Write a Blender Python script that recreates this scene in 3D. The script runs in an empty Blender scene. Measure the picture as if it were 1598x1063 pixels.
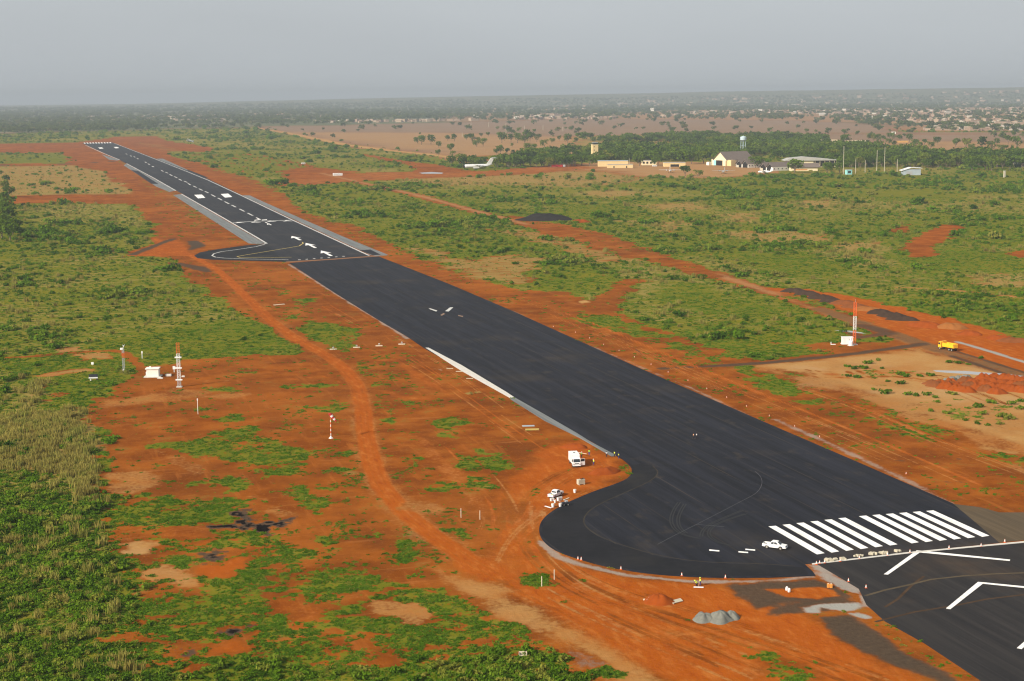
import bpy, bmesh, math, random
import numpy as np
from mathutils import Vector, Matrix
random.seed(7)
S = bpy.context.scene
COL = S.collection
R = math.radians

# ------------------------------------------------------------------ camera
FOC, CX, CY, CZ = 2397.6, -180.445, -278.977, 98.231       # focal length in photo pixels, camera position in metres
FW = np.array([0.29820915, 0.94134591, -0.15792145])
RT = np.array([0.9529099, -0.30315691, -0.00765613])
UP = np.array([0.05508205, 0.14820179, 0.987422])
PW, PH = 1598.0, 1063.0
cam_d = bpy.data.cameras.new('camera'); cam = bpy.data.objects.new('camera', cam_d); COL.objects.link(cam)
cam_d.sensor_width = 36.0; cam_d.lens = 36.0 * FOC / PW
cam_d.clip_start = 1.0; cam_d.clip_end = 80000.0
M = Matrix(((RT[0], UP[0], -FW[0], CX), (RT[1], UP[1], -FW[1], CY), (RT[2], UP[2], -FW[2], CZ), (0, 0, 0, 1)))
cam.matrix_world = M
S.camera = cam

# ------------------------------------------------------------------ light
SUN_EL, SHADOW_AZ = R(30), R(20)                     # shadows fall towards +X, a little +Y
sd = Vector((-math.cos(SHADOW_AZ) * math.cos(SUN_EL), -math.sin(SHADOW_AZ) * math.cos(SUN_EL), math.sin(SUN_EL)))
sun_d = bpy.data.lights.new('sun', 'SUN'); sun = bpy.data.objects.new('sun', sun_d); COL.objects.link(sun)
sun_d.energy = 5.0; sun_d.angle = R(0.6); sun_d.color = (1.0, 0.90, 0.76)
sun.rotation_euler = sd.to_track_quat('Z', 'Y').to_euler(); sun.location = (0, 0, 400)
W = bpy.data.worlds.new('World'); S.world = W; W.use_nodes = True
nt = W.node_tree; nt.nodes.clear()
wo = nt.nodes.new('ShaderNodeOutputWorld'); wb = nt.nodes.new('ShaderNodeBackground')
sk = nt.nodes.new('ShaderNodeTexSky'); sk.sky_type = 'NISHITA'; sk.sun_disc = False
sk.sun_elevation = SUN_EL; sk.sun_rotation = math.atan2(sd.x, sd.y); sk.dust_density = 4.0; sk.air_density = 1.0
hs = nt.nodes.new('ShaderNodeHueSaturation'); hs.inputs['Saturation'].default_value = 0.30
mx = nt.nodes.new('ShaderNodeMixRGB'); mx.inputs[0].default_value = 0.86
mx.inputs[2].default_value = (3.50, 3.74, 3.93, 1)      # the grey dust veil over the whole sky
nt.links.new(sk.outputs[0], hs.inputs['Color']); nt.links.new(hs.outputs[0], mx.inputs[1])
sn = nt.nodes.new('ShaderNodeTexNoise'); sn.inputs['Scale'].default_value = 2.2; sn.inputs['Detail'].default_value = 4
stc = nt.nodes.new('ShaderNodeTexCoord'); smp = nt.nodes.new('ShaderNodeMapping'); smp.inputs['Scale'].default_value = (1, 1, 5)
nt.links.new(stc.outputs['Generated'], smp.inputs[0]); nt.links.new(smp.outputs[0], sn.inputs['Vector'])
smr = nt.nodes.new('ShaderNodeMapRange'); nt.links.new(sn.outputs['Fac'], smr.inputs[0]); smr.inputs[1].default_value = .3; smr.inputs[2].default_value = .7; smr.inputs[3].default_value = .955; smr.inputs[4].default_value = 1.055
smx = nt.nodes.new('ShaderNodeMixRGB'); smx.blend_type = 'MULTIPLY'; smx.inputs[0].default_value = 1
nt.links.new(mx.outputs[0], smx.inputs[1]); nt.links.new(smr.outputs[0], smx.inputs[2]); nt.links.new(smx.outputs[0], wb.inputs[0]); wb.inputs[1].default_value = 0.105
nt.links.new(wb.outputs[0], wo.inputs[0])
S.view_settings.view_transform = 'Standard'; S.view_settings.look = 'None'
S.view_settings.exposure = 0.60; S.view_settings.gamma = 1.0
S.view_settings.use_curve_mapping = False
S.cycles.volume_bounces = 0; S.cycles.max_bounces = 6; S.cycles.filter_width = 1.2

# ------------------------------------------------------------------ where a point of the photograph lies on the flat ground
def G(x, y):
    a = (x - PW / 2) / FOC; b = (y - PH / 2) / FOC
    d = FW + a * RT - b * UP
    if d[2] > -1e-4: d[2] = -1e-4
    t = -CZ / d[2]
    return (CX + t * d[0], CY + t * d[1])
def Gs(pts): return [G(*p) for p in pts]
def ppm(x, y):                                         # photo pixels per metre there
    g = G(x, y); return FOC / math.sqrt((g[0]-CX)**2 + (g[1]-CY)**2 + CZ**2)
def head(a, b):                                        # compass of a ground direction given by two photo points
    p, q = G(*a), G(*b); return math.atan2(q[1]-p[1], q[0]-p[0])
def zz(ox, oy, s):                                     # reading points off an enlarged crop
    return lambda pts: [(ox + x * s, oy + y * s) for x, y in pts]

# ------------------------------------------------------------------ noise
def _h(ix, iy, seed):
    n = (ix.astype(np.int64) * 374761393 + iy.astype(np.int64) * 668265263 + seed * 974634777) & 0xffffffff
    n = ((n ^ (n >> 13)) * 1274126177) & 0xffffffff
    return ((n ^ (n >> 16)) & 0xffff) / 65535.0
def vn(x, y, seed=0):
    ix, iy = np.floor(x), np.floor(y); fx, fy = x - ix, y - iy
    u, v = fx*fx*(3-2*fx), fy*fy*(3-2*fy)
    a, b, c, d = _h(ix, iy, seed), _h(ix+1, iy, seed), _h(ix, iy+1, seed), _h(ix+1, iy+1, seed)
    return (a*(1-u)+b*u)*(1-v) + (c*(1-u)+d*u)*v
def fbm(x, y, sc, octv=4, seed=0):
    s = 0; a = 1; t = 0; x = x/sc; y = y/sc
    for o in range(octv):
        s = s + a*vn(x + o*17.3, y - o*9.1, seed+o); t += a; a *= .55; x = x*2.03; y = y*2.03
    return s/t
def sstep(a, b, x):
    t = np.clip((x-a)/(b-a), 0, 1); return t*t*(3-2*t)

# ------------------------------------------------------------------ land cover: what grows or lies where, as world polygons
# fields: green turf, dry grass, pale sand, orange track, dark (asphalt, oil), brown plain, grey gravel, far wood, scrub
GREEN, DRY, TAN, TRACK, DARK, BROWN, GREY, WOOD, SCRUB = range(9)
F = dict(g=GREEN, d=DRY, t=TAN, k=TRACK, a=DARK, b=BROWN, y=GREY, w=WOOD, s=SCRUB)
LAYERS = []
def area(pts, soft, jit, jsc, **v): LAYERS.append(('p', np.array(Gs(pts)), soft, jit, jsc, v))
def line(pts, width, soft, jit, jsc, **v):
    LAYERS.append(('l', np.array(Gs(pts)), soft, jit, jsc, v, width))
def blend_only(**v): return v
z1 = zz(0, 130, .254); z2 = zz(400, 130, .254); z3 = zz(800, 130, .254); z4 = zz(1198, 130, .254)
z5 = zz(0, 400, .254); z6 = zz(400, 400, .254); z7 = zz(800, 400, .254); z8 = zz(1198, 400, .254)
y1 = zz(0, 660, .254); y2 = zz(400, 660, .254); y3 = zz(800, 660, .254); y4 = zz(1198, 660, .254)
x1 = zz(0, 793, .254); x2 = zz(400, 793, .254); x3 = zz(800, 793, .254); x4 = zz(1198, 793, .254)

def chaikin_pts(p, it=2):
    for _ in range(it):
        q = [p[0]]
        for a, b in zip(p, p[1:]): q += [(.75*a[0]+.25*b[0], .75*a[1]+.25*b[1]), (.25*a[0]+.75*b[0], .25*a[1]+.75*b[1])]
        p = q + [p[-1]]
    return p
def tracks(pts, n, spread, seed):
    rg = np.random.default_rng(seed); p = [Vector(q) for q in chaikin_pts(Gs(pts), 3)]
    for i in range(n):
        off = (rg.random()*2-1)*spread; dr = (rg.random()-.5)*2.5; a, b = sorted(rg.integers(0, len(p), 2)); b = max(b, min(a+6, len(p)-1)); a = min(a, b-3)
        out = []
        for j in range(max(a, 0), b+1):
            d = (p[min(j+1, len(p)-1)] - p[max(0, j-1)]).normalized(); o_ = off + dr*(j-a)/len(p); out.append((p[j].x - d.y*o_, p[j].y + d.x*o_))
        v = [dict(t=.5, k=.5), dict(k=.05), dict(t=.3, k=.8), dict(k=.25, t=.1)][i % 4]
        for o2 in (0, 1.7): LAYERS.append(('l', np.array([(q[0], q[1]+o2) for q in out]), .22, .2, 4, v, .25 + .25*rg.random()))
# far country
area([(-300,161),(1900,146),(1900,206),(1400,201),(1250,187),(900,185),(840,187),(700,192),(500,196),(395,199),(0,208),(-300,209)], 60, 120, 300, w=1)
area([(395,198),(500,196),(700,191.5),(840,187.5),(900,185),(1100,186.5),(1250,188),(1395,196),(1410,206),(1900,208),(1900,250),(1598,244),(1500,238),(1400,230),(1310,228),(1100,226),(900,243),(750,252),(690,243),(560,226),(480,213)], 25, 40, 200, b=1)
area([(440,206),(560,207),(700,208),(900,213),(1090,213),(1090,225),(900,243),(750,251),(690,242),(560,225),(490,214)], 60, 90, 220, t=.8, b=.45)
area([(1240,232),(1310,222),(1420,217),(1598,222),(1900,225),(1900,250),(1598,243),(1400,230)], 60, 90, 220, t=.75, b=.5)
area([(700,244),(870,240),(900,243),(760,250)], 20, 20, 60, g=.7, d=.5)
area([(1280,207),(1540,208),(1560,211),(1290,210)], 30, 30, 120, g=.35, b=.7)
area([(960,178),(1050,172),(1200,171),(1598,166.5),(1900,165),(1900,207),(1420,205),(1395,196),(1250,188),(960,186)], 60, 80, 250, t=.6, b=.5)
area([(690,180),(800,175),(960,180),(960,186),(840,187),(700,191)], 60, 80, 250, t=.5, b=.5, w=.2)
line([(395,199),(440,206),(480,214),(540,226),(600,234),(690,243.5),(720,248)], 24, 4, 3, 30, t=1)
# open grass and dry patches in the right scrub
for pts_ in ([(1022,348),(1060,346),(1075,355),(1040,361)], [(1120,335),(1175,333),(1185,346),(1140,349)], [(1125,363),(1200,360),(1285,366),(1280,377),(1200,378),(1140,372)], [(1295,382),(1365,378),(1370,394),(1310,396)], [(900,300),(980,297),(1010,303),(940,308)], [(1230,315),(1300,312),(1330,320),(1260,324)], [(1000,320),(1090,316),(1110,326),(1030,330)], [(1500,430),(1598,425),(1700,440),(1560,452)], [(960,345),(1010,343),(1000,352)]):
    area(pts_, 8, 14, 18, g=.35, d=.85, s=.12)
for pts_ in ([(1380,395),(1500,385),(1598,395),(1700,420),(1598,425),(1450,425)], [(1150,400),(1260,395),(1340,415),(1260,435),(1180,425)], [(860,320),(960,318),(990,335),(900,340)], [(1320,300),(1460,296),(1500,310),(1380,316)], [(660,312),(740,312),(800,330),(720,334)], [(1060,440),(1180,470),(1250,500),(1120,495),(1020,470)]):
    area(pts_, 10, 18, 20, g=1.2, d=.35, s=.18)
line([(1400,449),(1470,452),(1540,458),(1598,466),(1700,480)], 3, 1.5, 2, 10, t=.6, d=.5)
area([(885,213),(1000,210),(1100,208),(1190,210),(1260,216),(1280,226),(1180,228),(1080,222),(990,232),(900,242)], 20, 40, 60, g=.5, d=.8, t=.3, s=.1)
# airport side
area([(830,266),(880,257),(960,252),(1105,253),(1210,258),(1215,270),(1110,278),(1000,276),(880,274)], 14, 14, 50, t=.75, b=.3)
area([(560,277),(700,270),(830,264),(960,268),(1010,282),(900,292),(800,288),(700,288),(640,286)], 25, 25, 60, d=.85, g=.25, s=.25)
area([(430,282),(540,271),(650,267),(760,267),(900,256),(940,262),(800,273),(680,277),(560,283),(440,291)], 12, 12, 50, t=.3, k=.4)
area([(562,240),(583,242),(628,251),(692,258),(740,268),(654,270),(636,257),(583,247)], 8, 8, 40, k=.15)
line([(400,243),(440,250),(476,259),(500,268),(540,274)], 22, 8, 8, 30, k=.4)
area([(430,268),(470,262),(500,262),(560,268),(560,276),(450,280)], 10, 10, 40, k=.25)
# the runway strip of bare laterite, both sides
area([(-250,228),(0,224),(120,222),(180,214),(240,212),(262,220),(330,230),(330,237),(262,236),(275,246),(330,258),(345,270),(400,289),(430,299),(448,311),(478,331),(510,344),(556,352),(590,373),(622,386),(660,400),(700,424),(760,440),(800,452),(880,457),(940,482),(1010,506),(1090,530),(1150,552),(1200,560),(1300,552),(1400,532),(1460,535),(1598,572),(1900,650),(1900,1300),(1100,1300),(1000,1090),(262,1075),(230,1010),(200,960),(200,900),(185,850),(157,770),(152,690),(122,652),(140,635),(165,610),(188,582),(215,572),(290,560),(400,553),(455,552),(466,540),(440,508),(400,500),(385,495),(325,450),(290,425),(270,410),(205,393),(245,380),(250,366),(225,336),(200,318),(0,318),(-250,322)], 4, 10, 25, k=.1)
# far left of the runway
area([(-250,239),(0,238.5),(95,238),(112,246),(105,255),(0,256),(-250,257)], 6, 14, 40, g=.95, d=.2, s=.5)
area([(-250,259),(0,259),(110,258),(160,267),(185,281),(205,303),(100,304),(0,306),(-250,310)], 6, 14, 40, g=.45, d=.8, s=.22)
line([(-200,260),(0,258),(60,257.5),(130,255),(188,251)], 10, 2, 1, 30, a=.7, y=.3)
line([(-200,314),(0,311),(120,308),(205,304),(280,302)], 16, 4, 4, 20, k=.3)
area([(275,240),(380,236),(440,246),(470,262),(420,274),(360,270),(310,255)], 10, 30, 30, g=.8, d=.3, s=.5)
area([(0,318),(20,330),(30,360),(0,370),(-100,370),(-100,318)], 6, 8, 20, g=1, s=1.4)
area([(180,247),(225,258),(290,298),(340,350),(310,362),(250,312),(205,275)], 8, 16, 18, g=.42, d=.45)
area([(330,262),(400,280),(450,306),(430,312),(350,282)], 8, 14, 16, g=.35, d=.4); area([(480,335),(560,362),(620,392),(700,425),(760,445),(690,425),(580,380)], 5, 10, 12, g=.4, d=.4)
area([(200,222),(250,224),(300,236),(250,236)], 10, 20, 30, g=.3, d=.5); area([(820,462),(900,488),(960,515),(900,500)], 3, 6, 10, g=.4, d=.4)
# turf flats left of the dirt road
area([(-200,572),(0,560),(110,547),(230,517),(390,498),(442,506),(468,540),(455,553),(330,561),(215,573),(190,582),(165,612),(140,636),(118,652),(60,650),(35,595),(0,580),(-200,590)], 3, 6, 12, g=1.15, d=.18, s=.34)
area(z5([(330,575),(480,560),(700,590),(690,630),(520,640),(350,600)]), 2, 5, 8, d=.6, t=.5, g=.2)
line(z5([(0,625),(200,615),(480,590),(680,580),(770,590),(830,650),(870,685),(900,700)]), 4, 1, 1, 6, k=.15)
area(z5([(180,735),(560,680),(580,700),(240,745)]), 1.5, 3, 6, t=.5, d=.5)
area(z5([(190,900),(360,830),(420,850),(230,950)]), 1.5, 3, 6, d=.5, g=.4)
area(z5([(1140,640),(1575,600),(1575,740),(1300,760),(1000,760),(1060,690)]), 2, 4, 10, k=.25, g=.08)
# tall strip along the left edge
area([(-250,585),(0,575),(35,590),(62,650),(112,641),(153,695),(157,770),(186,850),(202,900),(203,960),(232,1010),(268,1085),(-250,1200)], 1.5, 3, 6, g=1.25, d=.58, s=1.1)
area([(-250,660),(0,650),(62,645),(112,638),(154,700),(154,778),(110,765),(60,730),(0,730),(-250,740)], 2, 6, 10, g=.3, d=1, s=.55)
line([(60,600),(40,650),(110,690)], 5, 2, 3, 6, d=.9, s=.5, g=.4)
line([(152,690),(157,770),(178,850),(192,900),(193,960),(222,1010),(250,1070)], 5, 2, 2, 6, d=.75, g=.5, s=.6)
# turf patches on the red soil, left
P = lambda pts, g=.95, s=0, d=.1: area(pts, 2, 7, 7, g=g, d=d, s=s)
P(z6([(240,420),(330,400),(480,420),(620,440),(665,490),(640,530),(560,560),(600,600),(500,590),(330,510)]))
P(z6([(280,930),(430,885),(590,900),(605,940),(450,960),(300,960)]))
P(z6([(90,245),(180,200),(245,215),(240,245)]), .7); P(z6([(240,275),(330,262),(350,280),(280,295)]), .8)
P(z6([(200,365),(270,355),(290,380),(230,390)]), .8); P(z6([(150,800),(280,765),(560,785),(540,800),(250,815)]), .7)
P(z6([(540,645),(660,655),(700,690),(640,705)]), .8); P(z6([(600,700),(660,750),(630,755)]), .8)
P(z6([(690,785),(900,775),(870,800),(700,805)]), .6, 0, .3); P(z6([(720,860),(780,870),(770,950),(710,940)]), .6)
P(z6([(840,905),(940,890),(930,910)]), .7)
P(z6([(1060,1010),(1180,995),(1290,1015),(1270,1063),(1240,1110),(1150,1110),(1060,1050)]))
P(z6([(715,1000),(830,990),(820,1030),(730,1040)]), .9)
P([(205,692),(250,690),(300,685),(365,660),(400,668),(433,693),(476,706),(474,721),(451,741),(415,744),(370,730),(340,712),(280,705),(215,708)], .8)
P(z5([(1360,1000),(1420,950),(1500,990),(1480,1030),(1400,1020)]), 1); P(z5([(1135,930),(1260,920),(1250,1000),(1150,970)]), .7)
P(z5([(1280,800),(1480,805),(1460,830),(1300,840)]), .75)
P(z5([(670,885),(900,870),(890,880),(690,895)]), .9); P(z5([(1400,715),(1575,705),(1575,715)]), .8)
P(y1([(500,60),(640,50),(650,85),(500,80)]), .9)
P(y1([(600,200),(640,180),(680,260),(690,300),(650,440),(660,560),(700,700),(760,820),(820,1000),(760,1000),(680,700),(610,400)]), .75)
P(y2([(80,440),(230,380),(400,420),(470,520),(380,550),(150,490)])); P(y2([(410,400),(500,385),(510,430),(420,430)]), .9)
P(y2([(1270,210),(1380,170),(1575,230),(1620,290),(1440,330)])); P(y2([(1205,262),(1240,258),(1370,335),(1290,340)]), .9)
P(y2([(530,195),(570,155),(640,150),(645,215),(540,212)]), .85); P(y2([(475,295),(530,288),(580,310),(500,310)]), .9)
P(y2([(740,120),(780,130),(800,195),(760,200)]), .55); P(y2([(985,195),(1050,190),(1110,200),(1040,215)]), .85)
P(y2([(1100,400),(1190,370),(1300,400),(1320,435)]), .65); P(y2([(1270,380),(1400,360),(1460,430),(1340,440)]), .45, 0, .5)
P(y2([(560,300),(660,280),(670,400),(600,420)]), .35, 0, .5); P(y2([(670,410),(720,430),(730,500),(690,490)]), .4, 0, .4)
P(y2([(790,680),(900,660),(1010,740),(930,775)]), .85); P(y2([(890,820),(960,800),(1000,825),(900,845)]), .9)
P(y2([(1200,670),(1260,655),(1310,680),(1250,700)]), .9); P(y2([(1000,790),(1120,790),(1180,850),(1020,870)]), .4, 0, .5)
P(y2([(630,650),(740,620),(800,600),(850,620),(760,700)]), .4, 0, .4)
P(y1([(640,470),(700,440),(940,420),(940,460),(700,480)]), .85); P(y1([(930,360),(1020,320),(1110,380),(960,380)]), .85)
P(y1([(1080,395),(1180,360),(1250,390),(1100,400)]), .85); P(y1([(1310,350),(1400,340),(1530,380),(1420,415)]), .85)
P(y1([(900,300),(960,270),(1000,290),(930,310)]), .8)
area([(178,800),(300,772),(400,780),(430,820),(520,850),(560,880),(620,890),(690,912),(760,960),(830,1010),(870,1050),(900,1075),(252,1080),(215,980),(202,880)], 5, 12, 9, g=.56, d=.2)
area([(170,800),(240,785),(300,775),(355,790),(390,830),(350,850),(250,845),(190,835)], 3, 8, 8, g=.8, d=.1)
area([(215,945),(330,905),(400,890),(430,905),(480,925),(470,1000),(400,1030),(230,1050)], 3, 9, 8, g=.74, d=.15)
area([(480,900),(590,885),(640,900),(650,920),(570,950),(490,950)], 3, 9, 8, g=.72)
area([(500,945),(620,925),(740,920),(780,975),(830,1020),(700,1030),(560,1000)], 3, 9, 7, g=.72)
area([(250,1042),(420,1036),(560,1044),(690,1030),(790,1012),(850,1020),(900,1048),(940,1075),(960,1120),(250,1120)], 2, 4, 6, g=1, s=1)
# bare places in that turf
area(x1([(720,215),(970,200),(960,240),(880,290),(760,275)]), 1.5, 3, 4, t=.8)
area(x1([(880,370),(1080,350),(1240,430),(1220,480),(1100,490),(900,440)]), 1.5, 3, 4, t=.6, g=.15)
area(x1([(1230,370),(1400,320),(1520,310),(1440,400),(1300,460),(1200,400)]), 1.5, 3, 4, k=.8)
area(x1([(1130,220),(1290,200),(1280,240),(1160,240)]), 1.2, 2, 4, k=.5)
area(x1([(980,130),(1290,110),(1240,180),(1030,180)]), 1.2, 2, 4, k=.4, t=.2)
area(x1([(1270,860),(1400,800),(1575,790),(1500,870),(1300,890)]), 1.2, 2, 4, k=.5)
area(x2([(100,540),(280,560),(420,620),(260,740),(130,640)]), 1.2, 3, 4, k=.4, t=.2)
area(x2([(620,540),(800,560),(1080,620),(1040,740),(830,690)]), 1.2, 3, 4, t=.5, k=.2)
# oil stains
area(x1([(1440,25),(1500,15),(1560,90),(1700,85),(1800,50),(1810,70),(1690,120),(1660,170),(1600,160),(1480,110),(1300,130),(1300,115),(1450,90)]), 1.0, 3.4, 2.2, a=1)
area(x1([(1250,280),(1340,250),(1380,280),(1330,330),(1250,330)]), 1.2, 3, 2, a=.97)
area(x1([(1370,770),(1450,730),(1520,720),(1440,780)]), 1.0, 2.4, 2, a=.97)
area(x1([(1110,870),(1200,860),(1230,890),(1150,900)]), 1.0, 2.4, 2, a=.8)
area(x2([(210,35),(270,35),(260,55),(220,52)]), .6, 1, 2, a=.8)
# right of the runway
area([(640,386),(720,394),(800,398),(850,404),(860,440),(800,444),(730,432),(690,412)], 5, 12, 18, d=.75, g=.2, s=.1)
area([(760,358),(850,362),(960,395),(1000,406),(940,410),(850,380)], 5, 10, 15, d=.7, g=.3, s=.2)
area([(820,425),(880,408),(950,420),(975,440),(930,455),(840,452)], 4, 8, 14, g=1, s=.9)
area([(700,402),(720,385),(800,372),(860,385),(810,396),(740,406)], 4, 8, 14, g=1, s=.9)
line(z7([(740,150),(690,170),(560,300),(560,330)]), 14, 3, 4, 8, k=.15)
area(z7([(400,275),(450,270),(480,282),(420,290)]), .8, .5, 2, t=1)
P(z7([(350,380),(480,360),(620,365),(780,420),(980,500),(900,515),(700,490),(480,440)]), .9)
P(z7([(930,545),(1010,525),(1340,640),(1250,660),(1060,610)]), .8); P(z7([(1140,520),(1575,490),(1900,510),(1900,600),(1500,625),(1380,630)]), .9)
P(z7([(960,640),(1050,640),(1050,665),(980,660)]), .8); P(z7([(1340,670),(1500,670),(1620,730),(1700,830),(1600,850),(1480,790)]), .8)
P(z7([(1240,750),(1380,780),(1350,795)]), .7); P(z7([(390,340),(470,330),(460,350)]), .7)
area([(1190,572),(1300,558),(1440,542),(1598,592),(1900,690),(1900,830),(1598,722),(1480,672),(1330,612),(1230,582)], 4, 10, 20, t=.85)
line(z8([(0,700),(200,730),(450,800),(700,880),(950,980),(1250,1090),(1575,1200),(2000,1350)]), 9, 2, 3, 10, k=.35, t=.4)
P(z8([(0,725),(200,780),(230,840),(100,860),(0,840)]), .9); P(z8([(80,708),(170,710),(230,760),(160,755)]), .9)
P(z8([(180,890),(280,890),(480,980),(380,980)]), .85); P(z8([(500,980),(620,950),(780,990),(780,1030),(600,1030)]), .9)
P(z8([(720,930),(880,965),(880,990),(780,970)]), .8); P(z8([(620,1020),(900,1010),(1150,1070),(1100,1130),(900,1130)]), .7)
P(y4([(1200,180),(1330,175),(1575,220),(1700,260),(1575,280),(1330,220)]), .8); P(y4([(900,20),(1140,30),(1160,60),(1030,120),(860,70)]), .7)
for pts_ in ([(1300,563),(1420,574),(1405,606),(1300,597)], [(1350,620),(1500,625),(1598,655),(1598,690),(1500,658),(1400,640)], [(1240,585),(1290,592),(1280,606),(1240,600)]): area(pts_, 6, 14, 14, t=.6, g=.33, d=.35)
tracks([(1230,582),(1300,590),(1400,585),(1500,600),(1598,640)], 10, 9, 21); tracks([(1250,605),(1350,640),(1460,690),(1598,740)], 12, 5, 22); tracks([(1300,480),(1400,505),(1500,545),(1598,572)], 12, 10, 23)
# service road, haul road, spoil
line([(500,271),(560,285),(620,298),(680,313),(760,335),(850,358),(930,378),(1020,399),(1100,425),(1200,455),(1300,488),(1400,522)], 13, 4, 6, 12, k=.15, t=.15)
line([(500,270),(560,284),(620,297),(680,312),(760,334),(850,357),(930,377),(1020,398),(1100,424),(1200,454),(1300,489),(1400,524),(1480,552),(1598,590),(1760,640)], 8, 2, 2, 12, t=.5, k=.5, b=.25)
area([(790,335),(850,346),(930,360),(1010,388),(1110,420),(1130,440),(1090,430),(960,395),(850,364)], 3, 8, 12, k=.1, t=.15)
area(z4([(830,1000),(940,920),(1100,870),(1190,870),(1140,940),(1020,1000),(1050,1063),(870,1080)]), 3, 7, 10, k=.4, t=.1)
area(z4([(760,900),(870,870),(880,920),(780,920)]), 4, 8, 10, k=.1)
area(z4([(1430,1050),(1560,1025),(1700,1040),(1575,1075)]), 3, 4, 10, k=.4)
area([(1195,450),(1260,452),(1330,462),(1400,478),(1480,498),(1560,518),(1598,535),(1900,610),(1900,690),(1598,586),(1480,548),(1400,520),(1340,498),(1260,470)], 3, 5, 12, k=1)
area(z8([(100,235),(300,270),(420,300),(560,390),(500,400),(300,320),(100,250)]), 3, 4, 8, d=.5, g=.7, s=.3)
line([(1280,482),(1340,504),(1400,524),(1480,551),(1598,588),(1760,640)], 9, 1.5, 1.5, 10, a=.42, t=.45)
line([(1486,556),(1598,594),(1760,648)], 1.6, .8, .5, 8, a=.8)
line([(1495,549),(1598,581),(1760,632)], 1.6, .8, .5, 8, a=.8)
line([(1036,575),(1120,571),(1200,566),(1300,556),(1400,543),(1440,537)], 5, 1, 1, 8, a=.72)
line([(1345,508),(1385,520),(1340,527),(1330,520)], 6, 2, 1.5, 8, a=.6)
line([(1493,533.5),(1510,538),(1560,553),(1572,557),(1598,565),(1750,612)], 2.6, .6, .4, 6, y=1)
area(z8([(200,550),(330,530),(700,530),(730,560),(500,590),(370,585)]), 1.5, 3, 6, k=.25)
# dirt road and construction ground, left side of the runway
ROAD = [(240,372),(300,400),(335,418),(352,432),(388,467),(420,498),(462,530),(500,549),(535,572),(558,600),(567,640),(571,680),(580,720),(596,760),(632,800),(682,840),(740,880),(800,912),(860,942),(930,977),(1010,1022),(1100,1072),(1250,1150)]
line(ROAD[:11], 8, 2, 2, 8, k=.2, t=.32); line(ROAD[10:17], 9, 2, 2, 8, k=.15, t=.38)
line(ROAD[:11], 5, .6, .6, 6, k=.75); line(ROAD[10:17], 5.2, .5, .5, 6, k=.95); line(ROAD[16:], 9, 1.5, 1.5, 8, k=.85)
def rut(off, w, lo, hi, **v):
    p = [Vector(q) for q in chaikin_pts(Gs(ROAD[lo:hi]))]; out = []
    for i in range(len(p)):
        d = (p[min(i+1, len(p)-1)] - p[max(0, i-1)]).normalized(); out.append((p[i].x - d.y*off, p[i].y + d.x*off))
    LAYERS.append(('l', np.array(out), .35, .25, 5, v, w))
for off in (-1.1, 1.0): rut(off, .7, 4, 22, k=.5)
rut(.35, .5, 4, 20, k=.9, t=.30); rut(2.6, .5, 4, 20, t=.35, k=.6); rut(-2.6, .5, 4, 20, t=.25, k=.6)
# pale scuffed bands of the red flats
for pts_ in ([(300,690),(520,640),(600,720),(420,760)], ): pass
area(z5([(500,960),(620,880),(900,850),(1090,800),(1300,850),(1575,830),(1575,870),(1200,880),(900,900),(640,930)]), 2, 5, 8, t=.38)
area(z5([(560,1000),(760,960),(900,1010),(1160,1030),(1160,1063),(700,1063)]), 3, 5, 8, t=.15)
area(y1([(640,300),(880,290),(960,330),(930,400),(800,440),(640,430)]), 2, 5, 8, t=.45)
area(y1([(940,170),(1050,160),(1060,200),(960,210)]), 1.5, 4, 6, t=.4, k=.3); area(y1([(1020,200),(1130,210),(1240,310),(1200,330),(1080,260)]), 1.5, 4, 6, t=.35)
area(y2([(880,480),(1130,500),(1150,580),(1000,560),(900,520)]), 1.5, 4, 6, t=.4); area(y2([(0,450),(120,470),(300,560),(160,580),(0,560)]), 2, 5, 8, t=.4)
area(y2([(990,40),(1140,180),(1320,400),(1460,560),(1400,580),(1240,420),(1080,220),(960,60)]), 1.5, 4, 6, t=.3, k=.45); area(y2([(1090,900),(1400,960),(1575,1040),(1400,1063),(1100,960)]), 2, 4, 6, t=.4)
area(y2([(1450,820),(1500,640),(1575,560),(1640,640),(1560,760),(1480,860)]), 2, 3, 6, k=.6, t=.3); area(z6([(1090,690),(1150,690),(1140,705)]), .6, 1, 3, y=.5, t=.4); area(z6([(1280,840),(1370,825),(1390,840),(1300,850)]), .6, 1, 3, d=.8, t=.4)
area(z6([(700,640),(900,620),(1000,720),(1250,860),(1200,870),(980,760),(850,650)]), 1.2, 2, 5, k=.5, t=.15); area(z6([(690,800),(900,850),(1100,880),(1060,890),(860,870)]), 1, 2, 5, k=.5, t=.15)
for a_, b_ in (((715,517),(765,523)), ((790,540),(830,538)), ((755,573),(795,602)), ((1183,697),(1200,699)), ((1390,835),(1430,833)), ((300,362),(325,366)), ((330,398),(345,402))): line(z7([a_, b_]), .9, .4, .3, 2, a=.9)
for a_, b_ in (((750,226),(840,235)), ((1030,363),(1290,363)), ((675,275),(712,278)), ((1165,222),(1185,222))): line(y4([a_, b_]), .5, .25, .2, 2, a=.8)
area(z1([(770,1063),(800,1040),(950,980),(1060,950),(1100,940),(1130,980),(1190,1063),(1000,1063)]), 3, 5, 10, k=.6)
line(z1([(810,1055),(870,1030),(1000,980),(1070,955)]), 5, 1, 1, 8, a=.85)
area(z1([(1145,970),(1215,965),(1265,1000),(1200,1020),(1150,1030),(1170,1000)]), 1.5, 1.5, 6, a=.85)
area(z5([(1030,38),(1130,42),(1260,65),(1310,95),(1270,100),(1180,80),(1110,60),(1040,50)]), 1.2, 1.2, 6, a=.7)
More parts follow.
